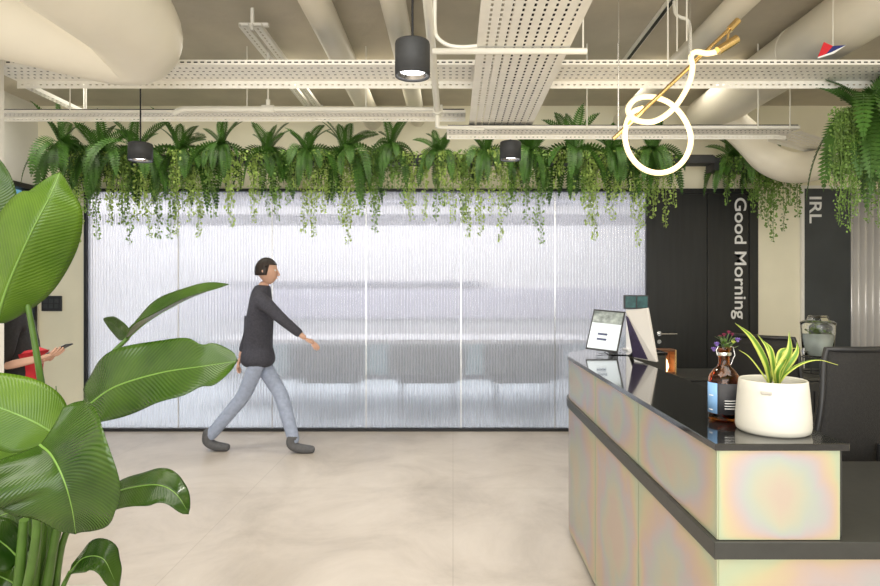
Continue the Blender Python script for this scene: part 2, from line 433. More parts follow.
def text_mesh(txt, name, cx0, cx1, z0, z1, y, parent):
    """vertical lettering reading downwards; cx = x range of letter height, z = range of the line"""
    cu = bpy.data.curves.new(name, 'FONT'); cu.body = txt; cu.extrude = 0.01; cu.offset = 0.012
    t = bpy.data.objects.new(name, cu); C.objects.link(t)
    dg = bpy.context.evaluated_depsgraph_get(); dg.update()
    me = bpy.data.meshes.new_from_object(t.evaluated_get(dg)); bpy.data.objects.remove(t)
    X = [v.co.x for v in me.vertices]; Y = [v.co.y for v in me.vertices]
    ax, bx, ay, by = min(X), max(X), min(Y), max(Y)
    for v in me.vertices:
        u = (v.co.x-ax)/(bx-ax); q = (v.co.y-ay)/(by-ay)
        v.co = Vector((cx0+(cx1-cx0)*q, y-0.004*(1 if v.co.z > 0 else 0), z1-(z1-z0)*u))
    me.materials.clear()
    return link(name, me, M['sign'], parent)
def zb(py, Y=D): return 1.5-(py-288)/600*Y
def xb(px, Y=D): return (px-453)/600*Y
# door_1
d1 = sthing('door_1')
f = MB(); f.box((GX1, D-0.02, 0), (GX1+0.05, D+0.1, GZ)); f.box((3.10, D-0.02, 0), (3.19, D+0.1, GZ)); f.box((GX1+0.05, D-0.02, GZ-0.05), (3.10, D+0.1, GZ)); f.build('door_frame', M['door'], d1)
f = MB(); f.box((GX1+0.055, D+0.0, 0.008), (2.66, D+0.05, GZ-0.055)); f.build('door_leaf', M['door'], d1)
f = MB(); f.box((2.665, D-0.008, 0.008), (3.095, D+0.05, GZ-0.055)); f.build('side_panel', M['door'], d1)
f = MB(); hx, hz = xb(659), zb(333.5)
f.tube([(hx, D+0.0, hz), (hx, D-0.012, hz)], 0.026, 20); f.tube([(hx, D, hz), (hx, D-0.05, hz)], 0.01); f.tube([(hx, D-0.05, hz), (hx+0.17, D-0.05, hz)], 0.010)
f.build('door_handle', M['steel'], d1)
f = MB(); f.tube([(hx, D, hz-0.085), (hx, D-0.01, hz-0.085)], 0.022, 20); f.build('door_lock', M['steel'], d1)
text_mesh('Good Morning', 'door_lettering', xb(730.5), xb(746), zb(319), zb(198), D-0.009, d1)
# door_2
d2 = sthing('door_2')
f = MB(); f.box((3.67, D-0.015, 0), (4.16, D+0.05, GZ)); f.build('door_leaf', M['door_grey'], d2)
text_mesh('IRL', 'door_lettering', xb(808.5), xb(820.5), zb(223.5), zb(197), D-0.016, d2)
f = MB(); f.box((3.635, D-0.03, 0), (3.668, D-0.001, GZ+0.03)); f.box((3.668, D-0.03, GZ), (4.16, D-0.001, GZ+0.03)); f.build('door_frame', M['white_wall'], d2)
# ribbed glazed panel at the right
rb = MB(); n = 200; vs = []; fs = []
for i in range(n+1):
    x = 4.165+(5.2-4.165)*i/n; yy = D+0.03-0.028*math.sin(i/n*1.035/0.075*2*PI)
    vs += [(x, yy, 0.0), (x, yy, GZ)]
for i in range(n): fs.append((2*i, 2*i+2, 2*i+3, 2*i+1))
rb.add(vs, fs, True); M['corr'] = mat('ribbed_metal_cladding', (0.74, 0.72, 0.70), 0.2, metal=0.25, noise=0.03)
struct('wall_ribbed', rb, M['corr'], solid=0.004)
b = MB(); b.box((4.16, D+0.07, 0), (5.2, D+0.1, GZ)); struct('wall_backing', b, M['door_grey'])
b = MB(); b.box((-4.35, D-0.012, 0), (GX0, D, 0.06)); struct('baseboard_back', b, M['black_metal'])

# control panel on the back wall
cp = thing('wall_control_panel', 'small black control panel on the cream wall left of the glass', 'control panel', (xb(52.5), D-0.001, zb(303.5)))
b = MB(); b.box((-0.105, -0.018, -0.08), (0.105, 0, 0.08)); b.build('housing', M['plastic_black'], cp, bevel=0.004)
for i in range(2):
    for j in range(3):
        b = MB(); b.box((-0.08+j*0.057, -0.022, -0.05+i*0.055), (-0.035+j*0.057, -0.018, -0.005+i*0.055)); b.build('button', M['lamp_body'], cp)

# ------------------------------------------------------------------ room behind the glass
t = thing('meeting_table', 'long white table behind the ribbed glass, seen as a blurred pale band', 'table', (-0.1, 7.9, 0))
b = MB(); b.box((-2.9, -0.45, 0.80), (1.9, 0.45, 0.86)); b.build('tabletop', M['white_lam'], t, bevel=0.005)
for x in (-2.6, 1.6):
    b = MB(); b.box((x-0.04, -0.35, 0), (x+0.04, 0.35, 0.80)); b.build('leg', M['white_lam'], t)
lab = ['grey-green lounge chair behind the glass, nearest the walking person', 'grey-green lounge chair behind the glass, middle one of three', 'grey-green lounge chair behind the glass, nearest the reception desk']
for i, x in enumerate((-1.45, -0.3, 0.8)):
    t = thing('lounge_chair', lab[i], 'chair', (x, 7.05, 0), 0, 'lounge chairs at the meeting table')
    b = MB(); b.box((-0.36, -0.05, 0.38), (0.36, 0.45, 0.50)); b.build('seat', M['lounge'], t, bevel=0.04)
    b = MB(); b.box((-0.45, -0.22, 0.50), (0.45, -0.05, 0.85)); b.build('backrest', M['lounge'], t, bevel=0.05)
    for sx in (-0.3, 0.3):
        for sy in (-0.12, 0.42):
            b = MB(); b.tube([(sx, sy, 0), (sx, sy, 0.40)], 0.010); b.build('leg', M['black_metal'], t)
b = MB(); b.box((-4.2, 9.8, 0.08), (4.2, 10.4, 0.66)); b.box((-4.1, 9.85, 0), (-4.0, 10.3, 0.08)); b.box((4.0, 9.85, 0), (4.1, 10.3, 0.08))
M['teal'] = mat('pale_teal_laminate', (0.20, 0.29, 0.29), 0.5, noise=0.04)
tag(b.build('sideboard', M['teal']), 'pale teal-grey sideboard along the far wall behind the ribbed glass', 'sideboard')
b = MB(); b.box((-4.2, 10.90, 1.52), (0.6, 10.99, 1.62)); tag(b.build('wall_rail', M['lav']), 'thin grey rail on the far wall behind the glass', 'rail')
b = MB(); b.box((-4.34, 10.93, 0.95), (4.6, 10.99, 1.50)); M['pan'] = mat('soft_lavender_panel', (0.62, 0.61, 0.72), 0.6, noise=0.03); struct('trim_2', b, M['pan'])
b = MB(); b.box((-4.34, 8.6, 2.72), (5.19, 8.9, 2.95)); b.box((-4.34, 7.4, 2.28), (5.19, 7.5, 2.41)); b.box((-4.34, 6.9, 2.52), (5.19, 6.95, 2.60)); struct('trim_1', b, M['lav'])

# ------------------------------------------------------------------ ceiling services
def tray(label, x0, x1, y0, y1, z, rows, pitch, farlip=0.05, nearlip=0.03, slot=0.5, rods=()):
    """perforated tray running along X"""
    t = thing('cable_tray', label, 'cable tray', ((x0+x1)/2, (y0+y1)/2, z))
    o = Vector(t.location); W = y1-y0; L = x1-x0
    s = MB(); s.sheet((-L/2, -W/2, 0), (1,0,0), (0,1,0), L, W, pitch, W/rows, pitch*slot*0.8, W/rows*0.27)
    s.build('tray_bottom', M['tray'], t, solid=0.0015)
    s = MB(); s.sheet((-L/2, W/2, 0), (1,0,0), (0,0,-1), L, farlip, pitch, farlip*0.6, pitch*0.4, farlip*0.16)
    s.build('tray_side', M['tray'], t, solid=0.0015)
    s = MB(); s.sheet((-L/2, -W/2, 0), (1,0,0), (0,0,1), L, nearlip, pitch, nearlip*0.6, pitch*0.6, nearlip*0.3)
    s.build('tray_side', M['tray'], t, solid=0.0015)
    c = MB(); k = max(2, int(W/0.035))
    for i in range(k): c.tube([(-L/2+0.01, -W/2+W*(i+0.5)/k, 0.016+0.003*(i % 2)), (L/2-0.01, -W/2+W*(i+0.5)/k, 0.016+0.003*((i+1) % 2))], W/k*0.42, 6)
    c.build('cable_liner', M['cable'], t)  # cable fill added as a dark liner, so the holes read as shaded
    for (x, yy) in rods:
        r = MB(); r.tube([(x-o.x, yy-o.y, -0.01), (x-o.x, yy-o.y, H-z)], 0.005, 8); r.build('hanger_rod', M['pipe'], t)
    return t
tray('wide white perforated cable tray crossing the whole ceiling, nearest the camera', -2.95, 5.1, 3.76, 4.06, 2.9, 5, 0.042, rods=((-2.3, 3.77), (1.35, 3.77), (3.4, 3.77)))
tray('narrow white perforated cable tray over the ferns, left of the big lengthwise tray', -3.9, 0.10, 4.79, 4.92, 2.9, 3, 0.034, 0.035, 0.022,
     rods=((xb(70, 4.74), 4.74), (xb(85, 4.92), 4.92), (xb(247, 4.74), 4.74), (xb(366, 4.74), 4.74)))
tray('narrow white perforated cable tray over the ferns at right, behind the glowing loop', -0.05, 2.72, 4.70, 4.90, 2.75, 3, 0.034, 0.035, 0.022,
     rods=((xb(587, 4.69), 4.69), (xb(618, 4.69), 4.69), (xb(758, 4.69), 4.69), (xb(790, 4.69), 4.69)))
# lengthwise tray
t = thing('cable_tray', 'broad white slotted cable tray running away from the camera overhead', 'cable tray', (0.38, 3.2, 2.8))
s = MB(); s.sheet((-0.25, -2.2, 0), (0,1,0), (1,0,0), 4.06, 0.50, 0.05, 0.05, 0.030, 0.012); s.build('tray_bottom', M['tray'], t, solid=0.0015)
for x in (-0.25, 0.25):
    s = MB(); s.sheet((x, -2.2, 0), (0,1,0), (0,0,1), 4.06, 0.035, 0.05, 0.03, 0.03, 0.008); s.build('tray_side', M['tray'], t, solid=0.0015)
c = MB()
for i in range(9): c.tube([(-0.22+i*0.055, -2.19, 0.018), (-0.22+i*0.055, 1.85, 0.018)], 0.014, 6)
c.build('cable_liner', M['cable'], t)  # same added dark liner behind the slots
# diagonal end piece on the right
t = thing('cable_tray', 'short angled perforated tray piece beside the curved duct', 'cable tray', (2.70, 4.84, 2.745), PI/5)
s = MB(); s.sheet((0, -0.10, 0), (1,0,0), (0,1,0), 1.05, 0.26, 0.05, 0.05, 0.026, 0.018); s.build('tray_bottom', M['tray'], t, solid=0.0015)
s = MB(); s.sheet((0, 0.16, 0), (1,0,0), (0,0,-1), 1.05, 0.03, 0.034, 0.02, 0.02, 0.007); s.build('tray_side', M['tray'], t, solid=0.0015)
# struts
def strut(label, a, c, r=0.017, rods=()):
    t = thing('support_bar', label, 'support bar', a)
    a = Vector(a); s = MB(); s.tube([(0,0,0), Vector(c)-a], r, 14); s.build('bar', M['pipe'], t)
    for q in rods:
        q = Vector(q)-a; s = MB(); s.tube([q, (q.x, q.y, H-a.z)], 0.005, 8); s.build('hanger_rod', M['pipe'], t)
    return t
strut('white round bar under the broad lengthwise tray, beside the large pendant lamp', (-0.11, 3.23, 2.775), (0.72, 3.23, 2.775), rods=((0.70, 3.23, 2.775),))
def channel(label, px0, py0, py1, z, wd=0.07):
    Y0 = 600*(z-1.5)/(288-py0); Y1 = 600*(z-1.5)/(288-py1); X = (px0-453)/600*Y0
    t = thing('strut_channel', label, 'strut channel', (X, Y0, z))
    for dx in (-wd*0.45, wd*0.45):
        s = MB(); s.sheet((dx-wd*0.3, 0, 0), (0,1,0), (1,0,0), Y1-Y0, wd*0.6, 0.05, wd*0.3, 0.03, 0.012)
        s.sheet((dx-wd*0.3, 0, 0), (0,1,0), (0,0,1), Y1-Y0, 0.03, 0.05, 0.03, 0.0, 0.0); s.sheet((dx+wd*0.3, 0, 0), (0,1,0), (0,0,1), Y1-Y0, 0.03, 0.05, 0.03, 0.0, 0.0)
        s.build('rail', M['tray'], t, solid=0.0015)
    for yb in (0.05, Y1-Y0-0.1):
        s = MB(); s.bar((0, yb, 0), (0, yb, H-z), 0.02, 0.02); s.build('bracket', M['tray'], t)
    s = MB(); s.bar((-wd*0.9, 0.05, 0.035), (wd*1.1, 0.05, 0.035), 0.03, 0.02); s.build('cross_piece', M['tray'], t)
channel('slotted double strut channel under the slab, left of the round ceiling ducts', 250, 27, 122, 3.26, 0.10)
channel('thin slotted channel under the slab at far left above the narrow tray', 28, 88, 118, 3.1, 0.04)

def duct(label, pts, r, n=28, seams=True, name='air_duct', steps=40, mt='duct'):
    p = catmull(pts, steps) if len(pts) > 2 else [Vector(q) for q in pts]
    t = thing(name, label, 'duct' if 'duct' in name else 'pipe', pts[0]); o = Vector(pts[0])
    s = MB(); s.tube([q-o for q in p], r, n); s.build('duct_body' if 'duct' in name else 'pipe_body', M[mt], t)
    return t, o, p
t, o, p = duct('fat cream air duct elbow bending towards the camera, top left', [(-3.6, 1.7, 2.92), (-2.75, 2.5, 2.92), (-2.25, 3.12, 2.92), (-1.88, 3.42, 2.91), (-1.72, 3.18, 2.92), (-1.70, 2.6, 2.92), (-1.70, 1.2, 2.92)], 0.245)
for yy in (1.9,):
    s = MB(); s.tube([Vector((-1.70, yy-0.015, 2.92))-o, Vector((-1.70, yy+0.015, 2.92))-o], 0.250, 28); s.build('duct_collar', M['duct'], t)
t, o, p = duct('straight round cream duct under the slab, left of the two parallel ones', [(-0.84, 1.5, 3.25), (-0.84, D, 3.25)], 0.095)
t, o, p = duct('straight round cream duct under the slab behind the large pendant lamp', [(-0.37, 1.5, 3.27), (-0.37, D, 3.27)], 0.08)
t, o, p = duct('slim straight cream duct above the upper end of the glowing light', [(1.757, 1.5, 3.25), (1.757, D, 3.25)], 0.08)
t, o, p = duct('large straight cream duct crossing the top right corner', [(2.5, 1.5, 3.2), (2.5, 5.95, 3.2), ], 0.19)
for yy in (4.3, 2.6):
    s = MB(); s.tube([Vector((2.5, yy, 3.2))-o, Vector((2.5, yy+0.03, 3.2))-o], 0.195, 28); s.build('duct_collar', M['duct'], t)
duct('curved cream duct sagging above the white wall between the doors', [P(716, 112, 5.72), P(733, 124, 5.6), P(752, 142, 5.48), P(770, 160, 5.4), P(796, 168, 5.35), P(840, 162, 5.35), P(930, 160, 5.35)], 0.135)

# sprinkler pipes
t = thing('sprinkler_pipe', 'white pipe running lengthwise then turning left under the ceiling', 'pipe', (-0.117, 1.5, 2.822)); o = Vector(t.location)
s = MB(); s.tube([(0,0,0), (0, 3.0, 0)], 0.023, 16); s.tube([(0, 3.0, 0.0), (0, 3.0, 0.02), (-1.9, 3.0, 0.02), (-1.98, 3.0, -0.01)], 0.021, 16); s.build('pipe_run', M['pipe'], t)
s = MB(); s.tube([(0, 2.95, 0), (0, 3.06, 0)], 0.032, 16); s.tube([(-0.03, 3.0, 0.02), (0.04, 3.0, 0.02)], 0.032, 16); s.build('elbow_fitting', M['pipe'], t)
for x in (-1.27, ):
    s = MB(); s.tube([(x-0.045, 3.0, 0.02), (x+0.045, 3.0, 0.02)], 0.030, 14); s.tube([(x, 3.0, 0.02), (x, 3.0, 0.09)], 0.016, 12); s.build('tee_fitting', M['pipe'], t)
    s = MB(); s.tube([(x, 3.0, 0.09), (x, 3.0, H-o.z)], 0.006, 8); s.build('hanger_rod', M['pipe'], t)
for y in (0.5, 1.75):
    s = MB(); s.tube([(0, y, 0), (0, y, H-o.z)], 0.005, 8); s.build('hanger_rod', M['pipe'], t)
s = MB(); s.tube([(0, 3.0, 0), (0, 3.0, -0.12)], 0.016, 12); s.tube([(0, 3.0, -0.115), (0.35, 3.06, -0.115)], 0.012, 10); s.build('drop_pipe', M['pipe'], t)
b = MB(); b.tube(catmull([(-0.09, 3.1, 3.41), P(435, 0, 3.1), P(435, 28, 3.1), P(438, 38, 3.1), P(448, 45, 3.1), P(462, 47, 3.1), P(477, 46, 3.1)], 36), 0.010, 10)
tag(b.build('cable_conduit', M['pipe']), 'thin white bent conduit between the sprinkler pipe and the broad tray', 'conduit')
b = MB(); p0 = P(690, 60, 3.9); b.tube(catmull([(p0.x, 3.9, 2.92), P(690, 30, 3.9), P(687, 20, 3.9), P(680, 17, 3.9), P(675, 12, 3.9), P(674, -6.5, 3.9)], 30), 0.011, 10)
tag(b.build('cable_conduit', M['pipe']), 'white bent conduit rising from the wide tray behind the glowing light', 'conduit')
t = thing('ceiling_track', 'slim dark-edged track under the slab above the glowing light', 'track', (1.43, 3.55, 3.37))
b = MB(); b.box((-0.02, 0, 0), (0.02, 2.0, 0.035)); b.build('rail', M['tray'], t)
b = MB(); b.box((-0.012, 0.01, -0.004), (0.012, 1.99, 0)); b.build('slot', M['black_metal'], t)
for yy in (0.12, 0.28):
    b = MB(); b.tube([(0.0, yy, 0), (0.0, yy, -0.36)], 0.005, 8); b.build('drop_rod', M['pipe'], t)
# pennant-shaped sticker on the big right duct
t = thing('triangular_flag_sign', 'small red, blue and white pointed sign hanging before the top right duct', 'sign', P(816, 56, 3.45))
o = Vector(t.location)
def tri(pp, name, m, dy):
    q = [P(*a, 3.45)-o for a in pp]; s = MB(); n = len(q)
    vs = [v+Vector((0, dy, 0)) for v in q]+[v+Vector((0, dy+0.004, 0)) for v in q]
    s.add(vs, [tuple(range(n)), tuple(reversed(range(n, 2*n)))]+[(i, n+i, n+(i+1) % n, (i+1) % n) for i in range(n)]); s.build(name, m, t)
M['f_red'] = mat('red_vinyl', (0.62, 0.02, 0.03), 0.5, noise=0.05); M['f_blue'] = mat('blue_vinyl', (0.02, 0.03, 0.16), 0.5, noise=0.05)
tri([(818, 57), (824, 42), (833, 46), (826, 54)], 'red_field', M['f_red'], 0)
tri([(818, 57), (826, 54), (833, 46), (846, 45), (832, 52)], 'blue_field', M['f_blue'], 0)
tri([(818, 58.5), (818, 57), (832, 52), (846, 45), (834, 53.5)], 'white_edge', M['sign'], 0)
s = MB(); q = P(833, 46, 3.45)-o; s.tube([q, (q.x, q.y+0.0, H-o.z)], 0.002, 6); s.build('wire', M['pipe'], t)

# pendants
def pendant(label, px, Y, ztop, zbot, ceil):
    t = thing('pendant_lamp', label, 'lamp', ((px-453)/600*Y, Y, zbot), 0, 'cylinder pendant lamps'); h = ztop-zbot; r = 0.088
    s = MB(); s.lathe([(0.0, h), (r-0.012, h), (r-0.003, h-0.004), (r, h-0.014), (r, 0.0), (r-0.006, 0.0), (r-0.008, 0.012)], n=40); s.build('lamp_shade', M['lamp_body'], t)
    s = MB(); s.lathe([(r-0.008, 0.012), (r-0.022, 0.028)], n=40); s.build('reflector', M['reflector'], t)
    s = MB(); s.lathe([(r-0.022, 0.028), (r-0.045, 0.020), (0, 0.018)], n=40); s.build('lens', M['lens'], t)
    s = MB(); s.tube([(0, 0, h), (0, 0, ceil-zbot)], 0.006, 8); s.build('cord', M['black_metal'], t)
    if ceil > 3.3:
        s = MB(); s.lathe([(0, ceil-zbot-0.02), (0.045, ceil-zbot-0.02), (0.045, ceil-zbot)], n=24); s.build('ceiling_rose', M['black_metal'], t)
    l = bpy.data.lights.new('pendant_light', 'SPOT'); l.energy = 60; l.spot_size = 1.9; l.spot_blend = 0.7; l.shadow_soft_size = 0.06; l.color = (1, 0.96, 0.9)
    lo = bpy.data.objects.new('pendant_light', l); C.objects.link(lo); lo.parent = t; lo.location = (0, 0, 0.0)
pendant('large-looking charcoal cylinder pendant hanging in front of the wide cable tray', 412.5, 3.02, 2.74, 2.565, H)
pendant('charcoal cylinder pendant hanging before the ferns at the left', 140.5, 4.6, 2.61, 2.475, H)
pendant('charcoal cylinder pendant below the broad lengthwise tray, before the ferns', 510.5, 4.99, 2.715, 2.565, 2.80)

# glowing loop light
NY = 3.3
t = thing('led_loop_light', 'glowing looped tube light knotted around a brass bar', 'light', P(660, 120, NY)); o = Vector(t.location)
s = MB(); s.tube([P(613, 139, NY+0.02)-o, P(737, 22, NY+0.02)-o], 0.011, 14); s.build('brass_bar', M['brass'], t)
s = MB(); s.tube([P(718, 51, NY-0.03)-o, P(737, 39, NY-0.03)-o], 0.024, 18); s.build('end_cap', M['brass'], t)
s = MB(); s.tube([P(729, 30, NY+0.02)-o, P(738, 20.5, NY+0.02)-o], 0.019, 18); s.build('bar_tip', M['brass'], t)
s = MB(); s.tube([P(729, 32, NY)-o, P(727, 42, NY)-o], 0.006, 10); s.build('clamp', M['brass'], t)
loop = [(719, 51, .0), (708, 53.5, .0), (696, 52, .02), (691, 57, .03), (692.5, 68, .0), (688, 86, -.02), (674, 108, -.05), (655, 121, -.07), (636, 120, -.05), (628, 110, .0), (636, 99, .05),
        (653, 97, .07), (671, 104, .06), (685, 120, .03), (691, 139, .0), (686, 157, -.02), (674, 169, -.03), (658, 173, -.03), (642, 168, -.03), (630, 155, -.02), (625, 138, .0), (627, 122, .03), (633, 112, .05), (643, 108, .05)]
s = MB(); s.tube([q-o for q in catmull([P(a, c, NY+d) for a, c, d in loop], 150)], 0.0145, 14); s.build('glowing_tube', M['neon'], t)
for px, py in ((690, 66), (618.5, 134)):
    s = MB(); q = P(px, py, NY+0.02)-o; s.tube([q, (q.x, q.y, H-o.z)], 0.0025, 6); s.build('suspension_wire', M['steel'], t)
l = bpy.data.lights.new('loop_glow', 'POINT'); l.energy = 5; l.color = (1, 0.78, 0.45); l.shadow_soft_size = 0.12
lo = bpy.data.objects.new('loop_glow', l); C.objects.link(lo); lo.parent = t; lo.location = (0, -0.05, -0.1)

# ------------------------------------------------------------------ ferns and vines
def fern_mesh(seed, R=0.50, nf=32, droopy=1.0):
    rnd = random.Random(seed); s = MB(); lm = 0
    for k in range(nf):
        a = rnd.uniform(0, 2*PI); el = rnd.choice([1.15, 0.75, 0.45, 0.15])+rnd.uniform(-.15, .15)
        Ln = R*rnd.uniform(0.6, 1.3); nseg = 22
        if el > 1.0: Ln *= 0.7
        d = Vector((math.cos(a)*math.cos(el), math.sin(a)*math.cos(el), math.sin(el)))
        p = Vector((rnd.uniform(-.03, .03), rnd.uniform(-.03, .03), 0)); pts = [p.copy()]
        dr = (0.13+0.06*rnd.random())*droopy*(0.35 if el > 1.0 else 1)
        for i in range(nseg):
            d = (d+Vector((0, 0, -dr))).normalized(); p = p+d*Ln/nseg; pts.append(p.copy())
        s.tube(pts[::2], 0.0025, 4)
        side0 = Vector((-math.sin(a), math.cos(a), 0))
        tw = rnd.uniform(-.9, .9)
        for i in range(1, nseg+1):
            u = i/nseg; t = (pts[i]-pts[i-1]).normalized()
            up = side0.cross(t).normalized(); sd = (side0*math.cos(tw)+up*math.sin(tw)).normalized()
            wl = 0.064*math.sin(PI*min(1, u*0.86+0.14))**0.6*(1.0 if u < .9 else .7)+0.004
            for sg in (-1, 1):
                b0 = pts[i]; dirn = (sd*sg+t*0.45-up*0.15).normalized(); wv = t*(Ln/nseg*0.52)
                tip = b0+dirn*wl; mid = b0+dirn*wl*0.5
                s.add([b0-wv*0.6, mid-wv, tip, mid+wv, b0+wv*0.6], [(0, 1, 2, 3, 4)])
    s.ball((0, 0, -0.02), 0.06, 0.05, 0.04, 8, 5)
    return s
fern_protos = []
for i in range(4):
    me = fern_mesh(i+3).build('fronds', M['frond'])
    fern_protos.append(me.data); bpy.data.objects.remove(me)
Tb = thing('planter_trough', 'long dark trough hidden under the row of ferns over the glass wall', 'planter', ((GX0+2.3)/2, 5.9, 2.70))
s = MB(); L2 = (2.3-GX0)/2+0.25; s.box((-L2, -0.06, 0.02), (L2, 0.12, 0.09)); s.build('trough_box', M['lamp_body'], Tb)
s = MB(); s.box((-L2+0.01, -0.05, 0.09), (L2-0.01, 0.11, 0.10)); s.build('soil', M['soil'], Tb)
s = MB()
for i in range(5):
    x = -L2+0.2+i*(2*L2-0.4)/4; s.bar((x, 0.12, 0.05), (x, 0.385, 0.05), 0.03, 0.03)
s.build('wall_bracket', M['lamp_body'], Tb)
ordn = ['first', 'second', 'third', 'fourth', 'fifth', 'sixth', 'seventh', 'eighth', 'ninth', 'tenth', 'eleventh', 'twelfth', 'thirteenth', 'fourteenth', 'fifteenth', 'sixteenth']
fx = [62, 100, 135, 180, 222, 268, 308, 345, 392, 440, 486, 530, 575, 612, 652]
rnd = random.Random(5)
ferns = []
def fern(px, Y, z, sc_, rz, label, i, group='ferns in the long trough'):
    t = thing('hanging_fern', label, 'fern', ((px-453)/600*Y, Y, z), rz, group)
    t.scale = (sc_,)*3
    link('fronds', fern_protos[i % 4].copy() if False else fern_protos[i % 4], None, t)
    return t
for i, px in enumerate(fx):
    sc_ = 1.12 if i == 0 else rnd.uniform(0.80, 1.15)
    ferns.append(fern(px, 5.83+rnd.uniform(-.03, .03), 2.82+(0.04 if i in (0, 4, 8) else 0), sc_, rnd.uniform(0, 6), 'green fern in the trough over the glass wall, %s from the left' % ordn[i], i))
# right group
Tr = thing('planter_trough', 'short dark trough under the fern between the two lettered doors', 'planter', (xb(755, 6.0), 6.0, 2.66))
s = MB(); s.box((-0.45, -0.10, 0), (0.45, 0.10, 0.12)); s.build('trough_box', M['lamp_body'], Tr)
s = MB(); s.box((-0.2, 0.1, 0.03), (-0.16, 0.285, 0.07)); s.box((0.2, 0.1, 0.03), (0.24, 0.285, 0.07)); s.build('wall_bracket', M['lamp_body'], Tr)
fern(735, 5.95, 2.79, 0.8, 1.0, 'small fern above the white lettering of the black door', 1, 'ferns right of the glass')
fern(768, 6.0, 2.78, 0.7, 2.0, 'small fern beneath the curved duct by the white wall', 2, 'ferns right of the glass')
NR = 3.95
Tn = thing('planter_trough', 'dark hanging trough under the large fern at the right edge', 'planter', (3.0, NR, 2.55))
s = MB(); s.box((-0.30, -0.09, 0), (0.6, 0.09, 0.11)); s.build('trough_box', M['lamp_body'], Tn)
for x in (-0.2, 0.5):
    s = MB(); s.tube([(x, 0.0, 0.11), (x, 0.0, 0.345)], 0.004, 6); s.build('hanger_rod', M['black_metal'], Tn)
big = fern(868, NR, 2.66, 1.15, 0.4, 'large dark fern hanging at the right edge, frond tips toward the curved duct', 3, 'ferns at the right edge')
big2 = fern(915, NR, 2.66, 1.15, 2.6, 'large fern at the right edge, partly cut off by the frame', 2, 'ferns at the right edge')

def strand_geo(s, p0, z1, rnd, leaf=0.02, dens=120, spread=0.034):
    x, y, z0 = p0; n = max(6, int((z0-z1)/0.05)); pts = []
    dx = rnd.uniform(-.03, .03)
    for i in range(n+1):
        u = i/n; pts.append(Vector((x+dx*u+rnd.uniform(-.006, .006), y+rnd.uniform(-.006, .006), z0+(z1-z0)*u)))
    s.tube(pts, 0.0022, 4)
    k = int((z0-z1)*dens)
    for j in range(k):
        u = j/k; z = z0+(z1-z0)*u; q = u*n; i = min(int(q), n-1); c = pts[i].lerp(pts[i+1], q-i)
        a = rnd.uniform(0, 2*PI); w_ = spread*(1.0-0.5*u)*rnd.uniform(0.4, 1.2)
        d = Vector((math.cos(a), math.sin(a), rnd.uniform(-.8, .1))).normalized()
        b0 = c+d*w_*0.3; e = d*leaf*rnd.uniform(0.8, 1.3)*(1-0.3*u); rv = Vector((rnd.uniform(-1, 1), rnd.uniform(-1, 1), rnd.uniform(-.6, .6))); sd = d.cross(rv).normalized()*leaf*0.5; nn = Vector((0, 0, rnd.uniform(-.006, .006)))
        b0 = c+d*w_
        s.add([b0, b0+e*0.35+sd+nn, b0+e*0.8+sd*0.7, b0+e, b0+e*0.8-sd*0.7, b0+e*0.35-sd+nn], [(0, 1, 2, 3, 4, 5)])
strands = [(77,244),(96,239),(88,215),(108,225),(120,210),(130,244),(139,220),(149,237),(156,239),(170,239),(176,236),(184,210),(191,222),(197,237),(212,217),(231,227),(240,190),(252,222),(265,217),(277,220),
 (290,205),(304,232),(315,237),(325,212),(333,205),(343,225),(351,244),(362,217),(370,205),(377,232),(388,195),(400,205),(409,220),(424,219),(438,220),(446,205),(454,222),(463,215),(470,238),(482,236),(492,215),(501,241),(508,215),(518,200),(529,223),(541,243),
 (558,188),(570,200),(582,202),(590,225),(596,240),(605,212),(614,220),(624,202),(638,246),(645,215),(652,218),(665,227)]
from collections import defaultdict
grp = defaultdict(list)
for x, y in strands:
    i = min(range(len(fx)), key=lambda k: abs(fx[k]+18-x)); grp[i].append((x, y))
rnd = random.Random(11)
def vine(label, items, Y0, z0, group, dens=150, leaf=0.026, m=None):
    cx = sum(x for x, y in items)/len(items)
    t = thing('trailing_vine', label, 'trailing plant', ((cx-453)/600*Y0, Y0, z0), 0, group); o = Vector(t.location)
    for n_, (x, y) in enumerate(items):
        Y = Y0+rnd.uniform(-.03, .03); zz = 1.5-(y-288)/600*Y
        s = MB(); strand_geo(s, (((x-453)/600*Y)-o.x, Y-o.y, 0), zz-o.z, rnd, leaf, dens)
        for e in range(2):
            Ye = Y+rnd.uniform(-.05, .03); xe = x+rnd.uniform(-7, 7); ye = y-rnd.uniform(12, 45)
            strand_geo(s, (((xe-453)/600*Ye)-o.x, Ye-o.y, 0), min(-.1, 1.5-(ye-288)/600*Ye-o.z), rnd, leaf, dens)
        s.build('strand', m or M['vine' if rnd.random() < 0.6 else 'vine_dark'], t)
    return t
for i in sorted(grp):
    vine('light green trailing vine strands hanging below the %s fern from the left' % ordn[i], grp[i], 5.76, 2.82, 'trailing vines over the glass wall')
vine('green vine strands hanging over the lettered black door', [(728,204),(736,190),(747,200),(754,212)], 5.86, 2.78, 'trailing vines right of the glass', m=M['vine_dark'])
vine('longer green vine strands hanging before the white wall between doors', [(762,217),(769,226),(774,242),(783,230),(790,205),(797,217)], 5.86, 2.78, 'trailing vines right of the glass', m=M['vine_dark'])
vine('dense green vine strands under the large fern at the right edge', [(838,190),(842,225),(848,232),(853,215),(859,205),(865,190),(872,222),(878,228),(886,225),(892,230)], 3.86, 2.66, 'trailing vines at the right edge', 190, 0.016, M['vine_dark'])

